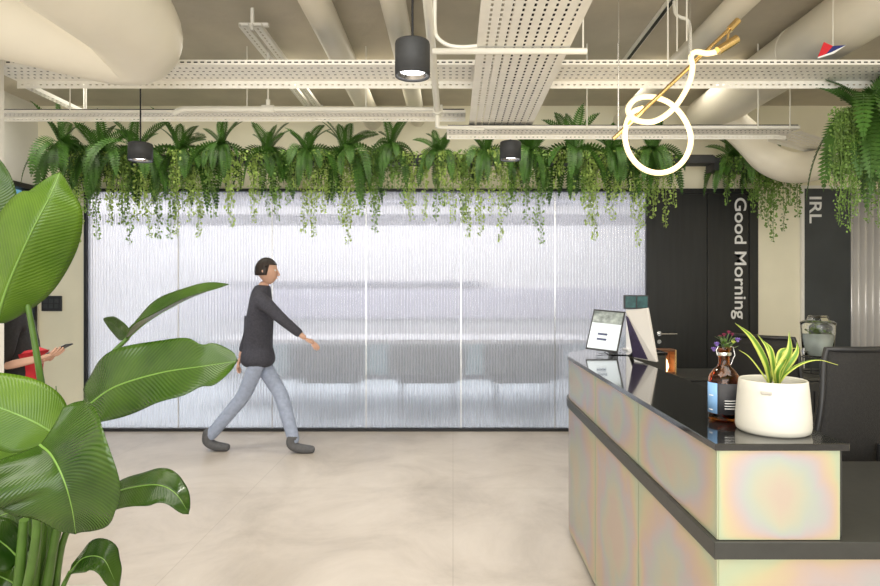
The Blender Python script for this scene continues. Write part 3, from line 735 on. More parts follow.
# ------------------------------------------------------------------ reception desk
T0 = 1.577; XO = 0.695
def arc(cx, cy, r, a0, a1, n): return [(cx+r*math.cos(math.radians(a0+(a1-a0)*i/n)), cy+r*math.sin(math.radians(a0+(a1-a0)*i/n))) for i in range(n+1)]
desk = thing('reception_desk', 'black-topped reception desk clad in iridescent foil panels, curved far end', 'reception desk', (XO, T0, 0))
OD = Vector(desk.location)
def loc(pts): return [(x-OD.x, y-OD.y) for x, y in pts]
outer = [(XO-0.008, T0-0.006), (XO-0.008, 3.55)]+arc(1.29, 3.55, 0.603, 180, 90, 14)+[(1.36, 4.153)]
inner = [(1.36, 3.80)]+arc(1.29, 3.55, 0.25, 90, 180, 10)+[(1.04, T0-0.006)]
s = MB(); s.prism(list(reversed(loc(outer+inner))), 1.073, 1.092); s.build('countertop', M['counter'], desk, bevel=0.002)
def ribbon(path, th, z0, z1, m, name):
    """upright panel following path, outside face on the path, thickness to the right-hand side"""
    q = [Vector((x-OD.x, y-OD.y)) for x, y in path]; n = len(q); inn = []
    for i in range(n):
        t = (q[min(i+1, n-1)]-q[max(i-1, 0)]).normalized(); inn.append(q[i]+Vector((t.y, -t.x))*th)
    Ls = [0]
    for i in range(1, n): Ls.append(Ls[-1]+(q[i]-q[i-1]).length)
    vs = []; uv = []
    for i in range(n):
        for (pp, z, v) in ((q[i], z0, 0), (q[i], z1, 1), (inn[i], z1, 1), (inn[i], z0, 0)):
            vs.append((pp.x, pp.y, z)); uv.append((Ls[i]/Ls[-1], v))
    fs = [(0, 1, 2, 3), (4*(n-1), 4*(n-1)+3, 4*(n-1)+2, 4*(n-1)+1)]
    for i in range(n-1):
        for k in range(4):
            k2 = (k+1) % 4; fs.append((4*i+k, 4*i+4+k, 4*i+4+k2, 4*i+k2))
    s = MB(); s.add(vs, fs, False, uv); return s.build(name, m, desk, recalc=True)
g = 0.0025
segs = [[(XO, T0+g), (XO, 2.25-g)], [(XO, 2.25+g), (XO, 2.93-g)], [(XO, 2.93+g), (XO, 3.55)]+arc(1.29, 3.55, 0.595, 180, 155, 4)[1:], arc(1.29, 3.55, 0.595, 154.6, 90, 10)+[(1.34, 4.145)]]
for sg in segs:
    ribbon(sg, 0.018, 0.838, 1.073, M['holo'], 'upper_panel')
    ribbon(sg, 0.018, 0.05, 0.788, M['holo'], 'lower_panel')
ribbon([(1.017, T0), (XO+0.004, T0)], 0.016, 0.838, 1.073, M['holo'], 'end_panel')
ribbon([(2.0, T0), (XO+0.004, T0)], 0.016, 0.05, 0.788, M['holo'], 'end_panel')
s = MB(); a = loc([(1.017, T0+0.02), (1.035, T0+0.02), (1.035, 3.8), (1.017, 3.8)]); s.prism(a, 0.838, 1.072)
s.build('inner_panel', M['band'], desk)
ribbon([(1.035, 3.55)]+arc(1.29, 3.55, 0.255, 180, 90, 8)+[(1.34, 3.805), (1.34, 4.12)], 0.012, 0.838, 1.072, M['band'], 'inner_panel')
wo = [(XO-0.012, T0-0.010), (XO-0.012, 3.55)]+arc(1.29, 3.55, 0.607, 180, 90, 14)+[(1.36, 4.157), (1.36, 3.45), (1.42, 3.3), (1.42, 2.3), (2.7, 2.3), (2.7, T0-0.010)]
s = MB(); s.prism(list(reversed(loc(wo))), 0.790, 0.836); s.build('work_surface', M['band'], desk, bevel=0.002)
po = [(XO+0.03, T0+0.03), (XO+0.03, 3.55)]+arc(1.29, 3.55, 0.565, 180, 90, 10)+[(1.33, 4.11)]
ribbon(po, 0.02, 0, 0.05, M['plinth'], 'plinth'); ribbon([(2.0, T0+0.03), (XO+0.03, T0+0.03)], 0.02, 0, 0.05, M['plinth'], 'plinth')
s = MB(); s.box((1.98-OD.x, 0.02, 0), (2.0-OD.x, 0.70, 0.789)); s.build('side_support', M['band'], desk)
CT = 1.092
# amber bottle with flowers
bx, by = 0.838, 1.855
t = thing('amber_bottle', 'amber glass bottle with a blue and black label and wire clip, used as vase', 'bottle', (bx, by, CT))
s = MB(); s.lathe([(0, 0.002), (0.042, 0.002), (0.046, 0.008), (0.046, 0.12), (0.043, 0.138), (0.032, 0.155), (0.020, 0.166), (0.017, 0.175), (0.017, 0.215), (0.020, 0.217), (0.020, 0.225),
                   (0.016, 0.226), (0.013, 0.222), (0.013, 0.175), (0.028, 0.155), (0.040, 0.136), (0.043, 0.12), (0.043, 0.010), (0, 0.006)], n=40); s.build('bottle_body', M['amber'], t)
s = MB(); s.lathe([(0.0466, 0.025), (0.0466, 0.118)], n=14, a0=math.radians(160), a1=math.radians(222)); s.build('blue_label', M['label_blue'], t, solid=0.0004)['label'] = 'pale blue half of the label'
s = MB(); s.lathe([(0.0466, 0.025), (0.0466, 0.118)], n=14, a0=math.radians(222), a1=math.radians(345)); s.build('black_label', M['label_black'], t, solid=0.0004)['label'] = 'black half of the label'
s = MB()
for z, a1 in ((0.066, 300), (0.058, 296), (0.050, 303), (0.042, 290)): s.lathe([(0.0471, z), (0.0471, z+0.0022)], n=12, a0=math.radians(248), a1=math.radians(a1))
for z, a1 in ((0.078, 206), (0.034, 203)): s.lathe([(0.0471, z), (0.0471, z+0.003)], n=6, a0=math.radians(182), a1=math.radians(a1))
s.build('label_print', M['sign'], t)
s = MB(); s.tube([(0.021, 0, 0.170), (0.028, 0, 0.19), (0.034, 0, 0.20), (0.028, 0, 0.225), (0.018, 0.0, 0.228)], 0.0015, 6); s.tube([(-0.021, 0, 0.20), (-0.024, 0, 0.215), (-0.018, 0, 0.228)], 0.0015, 6)
s.lathe([(0.0205, 0.2), (0.0215, 0.205), (0.0205, 0.21)], n=24); s.build('wire_clip', M['steel'], t)
fl = thing('flower_bunch', 'small bunch of violet and maroon flowers standing in the amber bottle', 'flowers', (bx, by, CT+0.03)); o = Vector(fl.location)
heads = [(-0.022, 0.0, 0.232, 'p'), (-0.026, 0.012, 0.215, 'p'), (0.000, 0.0, 0.262, 'r'), (0.012, -0.005, 0.270, 'r'), (0.03, 0.01, 0.262, 'r'), (-0.008, 0.01, 0.255, 'r'), (0.024, -0.01, 0.240, 'y'), (0.042, 0.0, 0.245, 'p')]
for (x, y, z, k) in heads:
    z -= 0.03
    s = MB(); s.tube([(x*0.12, y*0.12, 0.0), (x*0.2, y*0.2, 0.165), (x*0.6, y*0.6, (z+0.17)/2+0.01), (x, y, z)], 0.0012, 6); s.build('stem', M['petiole'], fl)
    s = MB(); R_ = 0.013 if k == 'p' else 0.009
    for ring in range(2):
        for j in range(7):
            a = 2*PI*j/7+ring*0.4; d = Vector((math.cos(a), math.sin(a), 0.5+ring*0.6)).normalized(); sd = d.cross(Vector((0, 0, 1))).normalized()*R_*0.38
            c = Vector((x, y, z)); s.add([c, c+d*R_*0.5-sd, c+d*R_, c+d*R_*0.5+sd], [(0, 1, 2, 3)])
    s.ball((x, y, z), R_*0.35, n=8, m=6)
    s.build('blossom', M['petal_purple'] if k == 'p' else M['petal_red'] if k == 'r' else M['stripe'], fl)
s = MB()
for j in range(16):
    a = random.uniform(0, 6.28); z = random.uniform(0.19, 0.225); r0 = random.uniform(0.006, 0.028); c = Vector((r0*math.cos(a), r0*math.sin(a)*0.6, z)); d = Vector((math.cos(a), math.sin(a), random.uniform(.2, 1))).normalized()*0.022
    sd = d.cross(Vector((0, 0, 1))).normalized()*0.006; s.add([c, c+d*0.5-sd, c+d, c+d*0.5+sd], [(0, 1, 2, 3)])
s.build('leaves', M['petiole'], fl)

# white pot with striped plant
px_, py_ = 0.914, 1.715
t = thing('desk_planter', 'rounded white pot with a small slot, on the counter corner', 'plant pot', (px_, py_, CT))
s = MB(); s.lathe([(0, 0.0), (0.088, 0.0), (0.096, 0.006), (0.0985, 0.018), (0.0975, 0.05), (0.0915, 0.12), (0.089, 0.145), (0.087, 0.148), (0.0845, 0.145), (0.085, 0.12), (0.085, 0.115)], n=56); s.build('pot', M['pot_white'], t)
s = MB(); s.lathe([(0.0855, 0.122), (0.04, 0.126), (0, 0.128)], n=30); s.build('soil', M['soil'], t)
s = MB(); a = math.radians(-128); d = Vector((math.cos(a), math.sin(a), 0)); sd = Vector((-math.sin(a), math.cos(a), 0))
s.obox(d*0.092+Vector((0, 0, 0.120)), sd, d, (0, 0, 1), 0.014, 0.0025, 0.005); M['slot'] = mat('grey_slot', (0.42, 0.40, 0.36), 0.5, noise=0.05); s.build('water_slot', M['slot'], t, bevel=0.003)
def blade(name, parent, pts, w, sl, sr, m, fold=0.15, nu=26, nv=6, prof=None, ripple=0.0, org=None, rib=None, seed=0, base=0.0):
    """leaf blade along pts; sl/sr are the spreading directions of its two halves"""
    rnd = random.Random(seed); c = catmull(pts, nu); o = org or Vector((0, 0, 0)); vs = []; uv = []
    sl = Vector(sl).normalized(); sr = Vector(sr).normalized()
    prof = prof or (lambda u: math.sin(PI*u**0.75)**0.75)
    ph = rnd.uniform(0, 6)
    for i in range(nu+1):
        u = i/nu; t = (c[min(i+1, nu)]-c[max(i-1, 0)]).normalized()
        a = (sl-t*sl.dot(t)).normalized(); b_ = (sr-t*sr.dot(t)).normalized()
        n = t.cross(b_).normalized(); wu = w*max(prof(u), 0.0)+base*w
        for j in range(-nv, nv+1):
            v = j/nv; sd = a if v < 0 else b_
            off = sd*abs(v)*wu + n*(fold*wu*(abs(v)**1.5)) + n*ripple*w*abs(v)**2*math.sin(u*15+ph+(2 if v < 0 else 0)) - t*0.0
            vs.append(c[i]+off-o); uv.append((u, 0.5+v/2))
    k = 2*nv+1; fs = [(i*k+j, (i+1)*k+j, (i+1)*k+j+1, i*k+j+1) for i in range(nu) for j in range(k-1)]
    s = MB(); s.add(vs, fs, True, uv); ob = s.build(name, m, parent, solid=0.0012)
    if rib:
        q = MB(); q.tube([p-o+Vector((0, 0, 0)) for p in c], [rib*0.65*(1-0.8*i/nu) for i in range(nu+1)], 8); q.build('midrib', M['midrib'], ob)
    return ob
sp = thing('striped_plant', 'yellow-green striped leafy plant growing in the white pot', 'plant', (px_, py_, CT+0.125)); o = Vector(sp.location)
tp = lambda u: max(0.0, (0.45+0.9*math.sin(PI*min(1, u*0.9+0.05)))*(1-u**3))*0.75
base = lambda dx, dy=0: P(773+dx, 384, 1.715)+Vector((0, dy, 0.0))
for (pts, w_, sl, sr) in [
    ([base(-2), P(767, 362, 1.70), P(753, 338, 1.68), P(735, 323, 1.66)], 0.017, (-.8, -.6, 0), (.8, .6, 0.3)),
    ([base(0, .01), P(774, 365, 1.73), P(768, 348, 1.75), P(757, 334, 1.76)], 0.013, (-.8, -.6, 0), (.8, .6, 0.2)),
    ([base(3, -.01), P(781, 370, 1.70), P(790, 352, 1.69), P(789, 331, 1.69)], 0.017, (-1, -.1, 0), (1, .2, 0)),
    ([base(5, .01), P(788, 366, 1.72), P(797, 352, 1.74), P(797, 342, 1.75)], 0.010, (-1, 0, 0), (1, 0, 0)),
    ([base(5), P(785, 374, 1.70), P(800, 364, 1.68), P(818, 360, 1.66), P(838, 365, 1.65)], 0.010, (0, 1, .3), (0, -1, .3)),
    ([base(-4), P(762, 372, 1.70), P(750, 357, 1.69), P(739, 350, 1.68)], 0.007, (-.5, -.8, 0), (.5, .8, 0)),
    ([base(0, .02), P(778, 365, 1.78), P(783, 350, 1.80), P(802, 348, 1.83)], 0.011, (-1, 0, 0.2), (1, 0, 0)),
    ([base(0, -.015), P(774, 368, 1.69), P(771, 350, 1.68), P(764, 341, 1.68)], 0.009, (-1, -.2, 0), (1, 0, 0)),
    ([base(2, -.015), P(778, 372, 1.66), P(784, 362, 1.65), P(786, 358, 1.63)], 0.010, (-1, 0, 0), (1, 0, 0)),
    ]:
    blade('leaf', sp, pts, w_, sl, sr, M['stripe'], fold=0.35, nu=18, nv=3, prof=tp, org=o)

# tablet on acrylic stand
tx, ty = 0.955, 3.72
t = thing('tablet', 'tilted tablet showing a photo and two dark buttons on the far counter', 'tablet', (tx, ty, CT)); o = Vector(t.location)
c = P(605.5, 330.5, 3.70)-o
ux = Vector((0.85, -0.50, -0.07)).normalized(); uz = Vector((0.27, 0.35, 0.90)); uz = (uz-ux*uz.dot(ux)).normalized(); un = ux.cross(uz).normalized()   # un points away from camera
if un.y > 0: un = -un
s = MB(); s.obox(c, ux, uz, un, 0.100, 0.135, 0.004); s.build('case', M['plastic_black'], t, bevel=0.003)
M['scr_w'] = mat('screen_pale', (0.5, 0.56, 0.60), 0.3, noise=0.02, emit=(0.75, 0.84, 0.92), es=0.3)
M['scr_b'] = mat('screen_navy', (0.02, 0.03, 0.10), 0.3, noise=0.02)
M['scr_p'] = mat('screen_photo', (0.20, 0.22, 0.21), 0.3, noise=0.8, nscale=28, emit=(0.18, 0.22, 0.20), es=0.4)
s = MB(); s.obox(c-uz*0.040+un*0.0045, ux, uz, un, 0.091, 0.084, 0.0008); sc1 = s.build('screen', M['scr_w'], t)
s = MB(); s.obox(c+uz*0.084+un*0.0045, ux, uz, un, 0.091, 0.040, 0.0008); s.build('screen_photo', M['scr_p'], t)
for k in (-0.028, -0.062):
    s = MB(); s.obox(c+uz*k-ux*0.012+un*0.0056, ux, uz, un, 0.030, 0.007, 0.0004); s.build('screen_button', M['scr_b'], t)
s = MB(); p_ = c-uz*0.115-un*0.006
s.obox(p_+Vector((0.02, 0.03, 0.0)), ux, uz, un, 0.04, 0.04, 0.003); s.box((0.0, -0.09, 0.0), (0.10, 0.07, 0.005)); s.box((0.035, 0.0, 0.005), (0.085, 0.006, 0.05)); s.build('acrylic_stand', M['acrylic'], t)
# pale monitor seen from its back
t = thing('desk_monitor', 'pale grey monitor leaning back on the counter, seen from behind', 'monitor', (0.965, 3.35, CT)); o = Vector(t.location)
A = P(625.5, 311, 3.42)-o; B = P(647, 308, 3.30)-o; Cc = P(656.5, 361, 3.22)-o; Dd = P(634, 357, 3.40)-o
Cc.z = 0.01; Dd.z = 0.01; 
nrm = (B-A).cross(Dd-A).normalized()
if nrm.y > 0: nrm = -nrm
s = MB(); th = 0.018; vs = [A, B, Cc, Dd]; vs2 = [v-nrm*th for v in vs]
s.add(vs+vs2, [(0, 1, 2, 3), (7, 6, 5, 4), (0, 4, 5, 1), (1, 5, 6, 2), (2, 6, 7, 3), (3, 7, 4, 0)]); s.build('back_shell', M['plastic_white'], t, bevel=0.003, recalc=True)
E = A+Vector((-0.012, 0.01, -0.02)); F = Dd+Vector((-0.01, 0.0, 0.0))
s = MB(); q = [A+(Dd-A)*0.1+nrm*0.001, A+(B-A)*0.10+(Dd-A)*0.14+nrm*0.001, Cc+(Dd-Cc)*0.35+(A-Dd)*0.03+nrm*0.001, Dd+(A-Dd)*0.03+nrm*0.001]
q2 = [v+nrm*0.006 for v in q]; s.add(q2+q, [(0, 1, 2, 3), (7, 6, 5, 4), (0, 4, 5, 1), (1, 5, 6, 2), (2, 6, 7, 3), (3, 7, 4, 0)])
M['purp'] = mat('dark_violet_fabric', (0.035, 0.025, 0.06), 0.6, noise=0.3, nscale=40); s.build('cable_cover', M['purp'], t, recalc=True)['label'] = 'dark violet strip along its edge'
s = MB(); s.bar(Dd+(A-Dd)*0.15-nrm*0.02, Vector((Dd.x+0.03, Dd.y+0.16, 0.003)), 0.02, 0.008); s.build('rear_prop', M['plastic_black'], t)
# second small display standing behind
t = thing('small_display', 'small dark landscape display on a white stand behind the monitor', 'display', (1.16, 3.92, CT)); o = Vector(t.location)
c = P(636, 302, 3.92)-o
s = MB(); s.box((c.x-0.08, -0.01, c.z-0.045), (c.x+0.08, 0.012, c.z+0.045)); s.build('bezel', M['plastic_black'], t, bevel=0.003)
M['scr_t'] = mat('screen_teal', (0.02, 0.06, 0.06), 0.2, noise=0.6, nscale=30, emit=(0.03, 0.10, 0.09), es=0.2)
s = MB(); s.box((c.x-0.072, -0.012, c.z-0.037), (c.x-0.004, -0.0105, c.z+0.037)); s.box((c.x+0.004, -0.012, c.z-0.037), (c.x+0.072, -0.0105, c.z+0.037)); s.build('screen', M['scr_t'], t)
s = MB(); s.box((c.x-0.06, 0.013, 0.008), (c.x+0.06, 0.022, c.z+0.02)); s.box((c.x-0.07, -0.05, 0), (c.x+0.07, 0.08, 0.008)); s.build('stand', M['white_lam'], t)
s = MB(); s.box((-0.02, -0.04, 0), (0.02, 0.04, 0.075)); 
ho = s.build('card_holder', M['plastic_black']); ho.location = (1.03, 3.86, CT); tag(ho, 'small black upright box on the counter behind the tablet', 'box')

# low cabinet behind the desk
t = thing('low_cabinet', 'long black low cabinet behind the desk by the lettered doors', 'cabinet', (1.5, 4.35, 0))
s = MB(); s.box((0, 0.02, 0.05), (3.6, 0.48, 0.83)); s.build('body', M['cabinet'], t)
s = MB(); s.box((-0.01, 0, 0.83), (3.62, 0.5, 0.85)); s.build('cabinet_top', M['band'], t)
for i in range(6):
    s = MB(); s.box((0.01+i*0.6, 0.0, 0.07), (0.59+i*0.6, 0.019, 0.82)); dd = s.build('door', M['cabinet'], t, bevel=0.002)
    s = MB(); s.box((0.52+i*0.6, -0.012, 0.60), (0.535+i*0.6, 0.0, 0.75)); s.build('handle', M['black_metal'], dd)
t = thing('lantern_box', 'small brown box lantern with a warm glow, on the left end of the low cabinet', 'lantern', (xb(667, 4.52), 4.6, 0.85))
for (a_, c_) in (((-0.08, -0.06, 0), (0.08, 0.06, 0.012)), ((-0.08, -0.06, 0.17), (0.08, 0.06, 0.182)), ((0.068, -0.06, 0.012), (0.08, 0.06, 0.17)), ((-0.08, -0.06, 0.012), (-0.068, 0.06, 0.17)), ((-0.068, 0.05, 0.012), (0.068, 0.06, 0.17))):
    s = MB(); s.box(a_, c_); s.build('board', M['wood_glow'], t)
s = MB(); s.box((0.07, -0.064, 0), (0.076, -0.06, 0.182)); s.build('edge_strip', M['brass'], t)
s = MB(); s.lathe([(0, 0.012), (0.04, 0.012), (0.052, 0.05), (0.040, 0.10), (0.016, 0.13), (0, 0.132)], (-0.012, 0, 0), 20); s.build('warm_globe', M['flame'], t)
# drinks dispenser
jx = xb(822, 4.55)
t = thing('drinks_dispenser', 'glass water dispenser with floating mint, on a wire stand on the low cabinet', 'drinks dispenser', (jx, 4.6, 0.85))
s = MB(); s.lathe([(0, 0.122), (0.095, 0.122), (0.105, 0.13), (0.118, 0.36), (0.122, 0.385), (0.112, 0.392), (0.108, 0.385), (0.112, 0.36), (0.10, 0.136), (0, 0.13)], n=40); s.build('jar', M['glass'], t)
s = MB(); s.lathe([(0, 0.134), (0.099, 0.138), (0.108, 0.30), (0, 0.300)], n=36); s.build('water', M['water'], t)
s = MB(); s.lathe([(0.124, 0.386), (0.10, 0.40), (0.075, 0.405), (0.07, 0.43), (0.06, 0.44), (0.0, 0.44)], n=36); s.build('lid', M['glass'], t)
M['mint'] = mat('mint_leaf', (0.16, 0.26, 0.04), 0.5, noise=0.4, nscale=30)
s = MB(); rnd2 = random.Random(3)
for j in range(46):
    a = rnd2.uniform(0, 6.28); r0 = rnd2.uniform(0.01, 0.085); c = Vector((r0*math.cos(a), r0*math.sin(a), rnd2.uniform(0.305, 0.35))); d = Vector((rnd2.uniform(-1, 1), rnd2.uniform(-1, 1), rnd2.uniform(-.5, .5))).normalized()*0.035
    sd = d.cross(Vector((0.3, 0.2, 1))).normalized()*0.011; s.add([c-d*.5, c-sd, c+d*.5, c+sd], [(0, 1, 2, 3)])
s.build('mint_sprigs', M['mint'], t, solid=0.001)
s = MB()
for z in (0.004, 0.118): s.tube([(0.11*math.cos(q*PI/12), 0.11*math.sin(q*PI/12), z) for q in range(24)], 0.004, 6, closed=True)
for q in range(4): s.tube([(0.11*math.cos(q*PI/2+.6), 0.11*math.sin(q*PI/2+.6), 0.004), (0.11*math.cos(q*PI/2+.6), 0.11*math.sin(q*PI/2+.6), 0.118)], 0.004, 6)
s.build('wire_stand', M['black_metal'], t)
s = MB(); s.tube([(-0.10, -0.03, 0.17), (-0.145, -0.045, 0.17)], 0.010, 10); s.tube([(-0.135, -0.042, 0.195), (-0.135, -0.042, 0.145)], 0.008, 10); s.build('tap', M['steel'], t)

# office chairs
M['meshback'] = mat('black_mesh_weave', (0.014, 0.013, 0.012), 0.7, noise=0.3, nscale=120, bump=0.4, bscale=300)
def office_chair(label, x, y, rz, top=1.22):
    t = thing('office_chair', label, 'chair', (x, y, 0), rz, 'office chairs behind the desk')
    def sy(u): return 0.24+0.05*math.sin(u*PI)+u*0.05
    nu, nv = 12, 12; vs = []; z0 = 0.60
    for i in range(nu+1):
        for j in range(nv+1):
            u = i/nu; v = j/nv*2-1; wd = 0.30-0.10*u
            if u > 0.9: wd *= 1-(u-0.9)*0.9
            vs.append((v*wd, sy(u)-0.05*v*v, z0+(top-z0)*u))
    k = nv+1; s = MB(); s.add(vs, [(i*k+j, i*k+j+1, (i+1)*k+j+1, (i+1)*k+j) for i in range(nu) for j in range(nv)], True); s.build('backrest', M['meshback'], t, solid=0.008)
    edge = [vs[i*k] for i in range(nu+1)]+[vs[nu*k+j] for j in range(1, nv+1)]+[vs[i*k+nv] for i in range(nu-1, -1, -1)]+[vs[j] for j in range(nv-1, 0, -1)]
    s = MB(); s.tube(edge, 0.013, 8, closed=True); s.build('back_frame', M['plastic_black'], t)
    s = MB(); s.tube([(0, sy(0.5)+0.02, 0.85), (0, 0.33, 0.62), (0, 0.24, 0.43), (0, 0.05, 0.41)], 0.02, 10); s.build('back_support', M['plastic_black'], t)
    s = MB(); n = 24; pts = [(0.25*math.copysign(abs(math.cos(2*PI*i/n))**0.6, math.cos(2*PI*i/n)), 0.24*math.copysign(abs(math.sin(2*PI*i/n))**0.6, math.sin(2*PI*i/n))) for i in range(n)]
    s.prism(pts, 0.44, 0.51); s.build('seat', M['fabric_black'], t, bevel=0.02)
    for sg in (-1, 1):
        s = MB(); s.tube([(sg*0.22, 0.05, 0.44), (sg*0.29, 0.05, 0.46), (sg*0.30, 0.05, 0.69)], 0.014, 8); s.box((sg*0.30-0.035, -0.12, 0.69), (sg*0.30+0.035, 0.14, 0.715)); s.build('armrest', M['plastic_black'], t)
    s = MB(); s.tube([(0, 0, 0.10), (0, 0, 0.44)], 0.028, 14); s.build('gas_column', M['steel'], t)
    for q in range(5):
        a = 2*PI*q/5+0.3; d = Vector((math.cos(a), math.sin(a), 0))
        s = MB(); s.tube([Vector((0, 0, 0.11)), d*0.30+Vector((0, 0, 0.075))], [0.024, 0.014], 8); lg = s.build('leg', M['plastic_black'], t)
        s = MB(); sd = Vector((-d.y, d.x, 0)); cc = d*0.30+Vector((0, 0, 0.03)); s.tube([cc-sd*0.02, cc+sd*0.02], 0.03, 14); s.tube([cc, cc+Vector((0, 0, 0.045))], 0.008, 8); s.build('caster', M['plastic_black'], lg)
office_chair('black mesh-backed office chair filling the right edge, tilted top', 1.71, 2.82, PI+0.22, 1.24)
office_chair('black office chair farther back, partly hidden by the striped plant', 1.97, 3.60, PI-0.95, 1.22)

# ------------------------------------------------------------------ big leafy plant at left
pc = Vector((-1.16, 1.66, 0))
t = thing('floor_planter', 'round white floor pot under the large leafy plant at left', 'plant pot', pc)
s = MB(); s.lathe([(0, 0), (0.17, 0), (0.185, 0.02), (0.215, 0.56), (0.212, 0.575), (0.20, 0.575), (0.198, 0.54)], n=44); s.build('pot', M['pot_white'], t)
s = MB(); s.lathe([(0.199, 0.54), (0, 0.55)], n=30); s.build('soil', M['soil'], t)
bp = thing('bird_of_paradise_plant', 'tall plant with big glossy paddle leaves filling the left edge', 'plant', pc+Vector((0, 0, 0.545))); o = Vector(bp.location)
def pet(pts, r0=0.013, r1=0.007):
    c = catmull(pts, 18); s = MB(); s.tube([p-o for p in c], [r0+(r1-r0)*i/18 for i in range(19)], 10); return s.build('leaf_stalk', M['petiole'], bp)
root = lambda dx, dy: pc+Vector((dx, dy, 0.54))
ov = lambda u: (math.sin(PI*min(1, (u+0.03)/1.03)**0.62)**0.62) if u < 1 else 0
lo_ = lambda u: (math.sin(PI*min(1, (u+0.02)/1.02)**0.85)**0.8) if u < 1 else 0
# upper left leaf (pale underside) and the one behind
pet([root(0, 0.02), P(46, 480, 1.72), P(45, 415, 1.72), P(36, 350, 1.70), P(27, 300, 1.68)], 0.013, 0.007)
blade('leaf', bp, [P(-4, 323, 1.66), P(8, 285, 1.62), P(30, 235, 1.58), P(50, 196, 1.58), P(60, 172, 1.62)], 0.115, (-.9, .2, .35), (.8, .6, -.30), M['leaf_light'], 0.22, prof=lo_, ripple=0.04, org=o, rib=0.006, seed=1, nu=34)
blade('leaf', bp, [P(-60, 290, 1.95), P(-35, 240, 1.92), P(-12, 195, 1.9), P(-2, 158, 1.9)], 0.10, (-.9, 0, .4), (.9, .2, -.3), M['leaf_dark'], 0.2, prof=lo_, ripple=0.04, org=o, rib=0.006, seed=2)
pet([root(-0.04, 0.05), P(-30, 420, 1.9), P(-60, 290, 1.95)])
# narrow edge-on leaf
pet([root(0.03, 0.0), P(62, 480, 1.72), P(82, 412, 1.74), P(108, 360, 1.75), P(128, 338, 1.75)], 0.013, 0.006)
blade('leaf', bp, [P(128, 338, 1.75), P(150, 320, 1.74), P(188, 299, 1.72), P(229, 284, 1.70)], 0.055, (-.15, -.9, -.35), (-.2, .75, .55), M['leaf_dark'], 0.3, prof=lo_, ripple=0.05, org=o, rib=0.004, seed=3)
blade('leaf', bp, [P(131, 336, 1.76), P(122, 330, 1.76), P(114, 325, 1.77), P(103, 319, 1.78)], 0.042, (.2, -.4, .8), (-.2, .6, -.7), M['leaf_dark'], 0.2, prof=lo_, org=o, seed=4)
# large horizontal leaf
pet([root(0.05, -0.02), P(55, 500, 1.64), P(72, 440, 1.66), P(88, 404, 1.68)], 0.013, 0.007)
blade('leaf', bp, [P(86, 407, 1.68), P(115, 387, 1.66), P(160, 373, 1.63), P(205, 366, 1.60), P(238, 361, 1.60)], 0.100, (0.12, -.45, -.85), (0.05, .35, .95), M['leaf_dark'], 0.12, prof=lambda u: ov(u)**0.8*(1-0.20*math.exp(-((u-0.74)/0.05)**2)), ripple=0.09, org=o, rib=0.005, seed=5, nu=36, nv=8)
# light leaf going left
pet([root(-0.01, -0.02), P(60, 520, 1.60), P(62, 470, 1.60), P(62, 440, 1.60)], 0.012, 0.008)
blade('leaf', bp, [P(63, 439, 1.60), P(30, 420, 1.57), P(-20, 400, 1.54), P(-90, 372, 1.50)], 0.095, (0.1, -.3, -.9), (0, .2, .9), M['leaf_light'], 0.15, prof=lo_, ripple=0.04, org=o, rib=0.005, seed=6, nu=30)
# big drooping front leaf
pet([root(-0.01, -0.06), P(36, 540, 1.50), P(34, 480, 1.46), P(38, 452, 1.46)], 0.013, 0.008)
blade('leaf', bp, [P(40, 445, 1.46), P(52, 456, 1.43), P(64, 480, 1.40), P(72, 508, 1.41), P(76, 534, 1.44)], 0.150, (-.93, -.1, .05), (.93, -.05, .38), M['leaf_dark'], 0.16, prof=lambda u: (math.sin(PI*min(1, (u+0.10)/1.10)**0.80)**0.55) if u < 1 else 0, ripple=0.05, org=o, rib=0.0055, seed=7, nu=40, nv=9)
# right lower arching leaf
pet([root(0.05, 0.0), P(62, 545, 1.62), P(85, 508, 1.60), P(107, 495, 1.58)], 0.010, 0.006)
blade('leaf', bp, [P(107, 495, 1.58), P(130, 488, 1.56), P(158, 485, 1.54), P(176, 494, 1.53), P(189, 514, 1.53)], 0.060, (-.05, -.6, -.75), (0, .75, .25), M['leaf_dark'], 0.10, prof=ov, ripple=0.06, org=o, rib=0.004, seed=8)
# small bottom leaf
pet([root(0.06, -0.03), P(60, 595, 1.58), P(70, 572, 1.56)], 0.008, 0.005)
blade('leaf', bp, [P(69, 573, 1.56), P(84, 558, 1.54), P(102, 558, 1.52), P(112, 575, 1.52), P(119, 592, 1.53)], 0.045, (0, -.7, -.5), (0, .7, .5), M['leaf_dark'], 0.10, prof=ov, ripple=0.06, org=o, rib=0.003, seed=9)
# left lower leaves
for (a_, m_, w_, sd_) in (([P(20, 560, 1.60), P(5, 545, 1.58), P(-15, 535, 1.55), P(-50, 545, 1.5)], 'leaf_dark', 0.06, 10), ([P(28, 500, 1.72), P(10, 512, 1.72), P(-15, 520, 1.7), P(-60, 530, 1.7)], 'leaf_dark', 0.065, 11),
                     ([P(30, 470, 1.76), P(14, 450, 1.78), P(-10, 440, 1.8), P(-60, 450, 1.8)], 'leaf_light', 0.09, 12), ([P(22, 590, 1.60), P(8, 580, 1.62), P(-14, 574, 1.6), P(-50, 580, 1.6)], 'leaf_dark', 0.05, 13)):
    blade('leaf', bp, a_, w_, (0, -.6, -.7), (0, .6, .7), M[m_], 0.10, prof=ov, ripple=0.06, org=o, rib=0.004, seed=sd_)
    pet([root(-0.05, 0.0), (root(-0.05, 0)+a_[0])/2+Vector((0.02, 0, 0)), a_[0]], 0.010, 0.006)
pet([root(0.01, 0.03), P(58, 500, 1.74), P(58, 430, 1.76), P(56, 386, 1.78)], 0.012, 0.001)
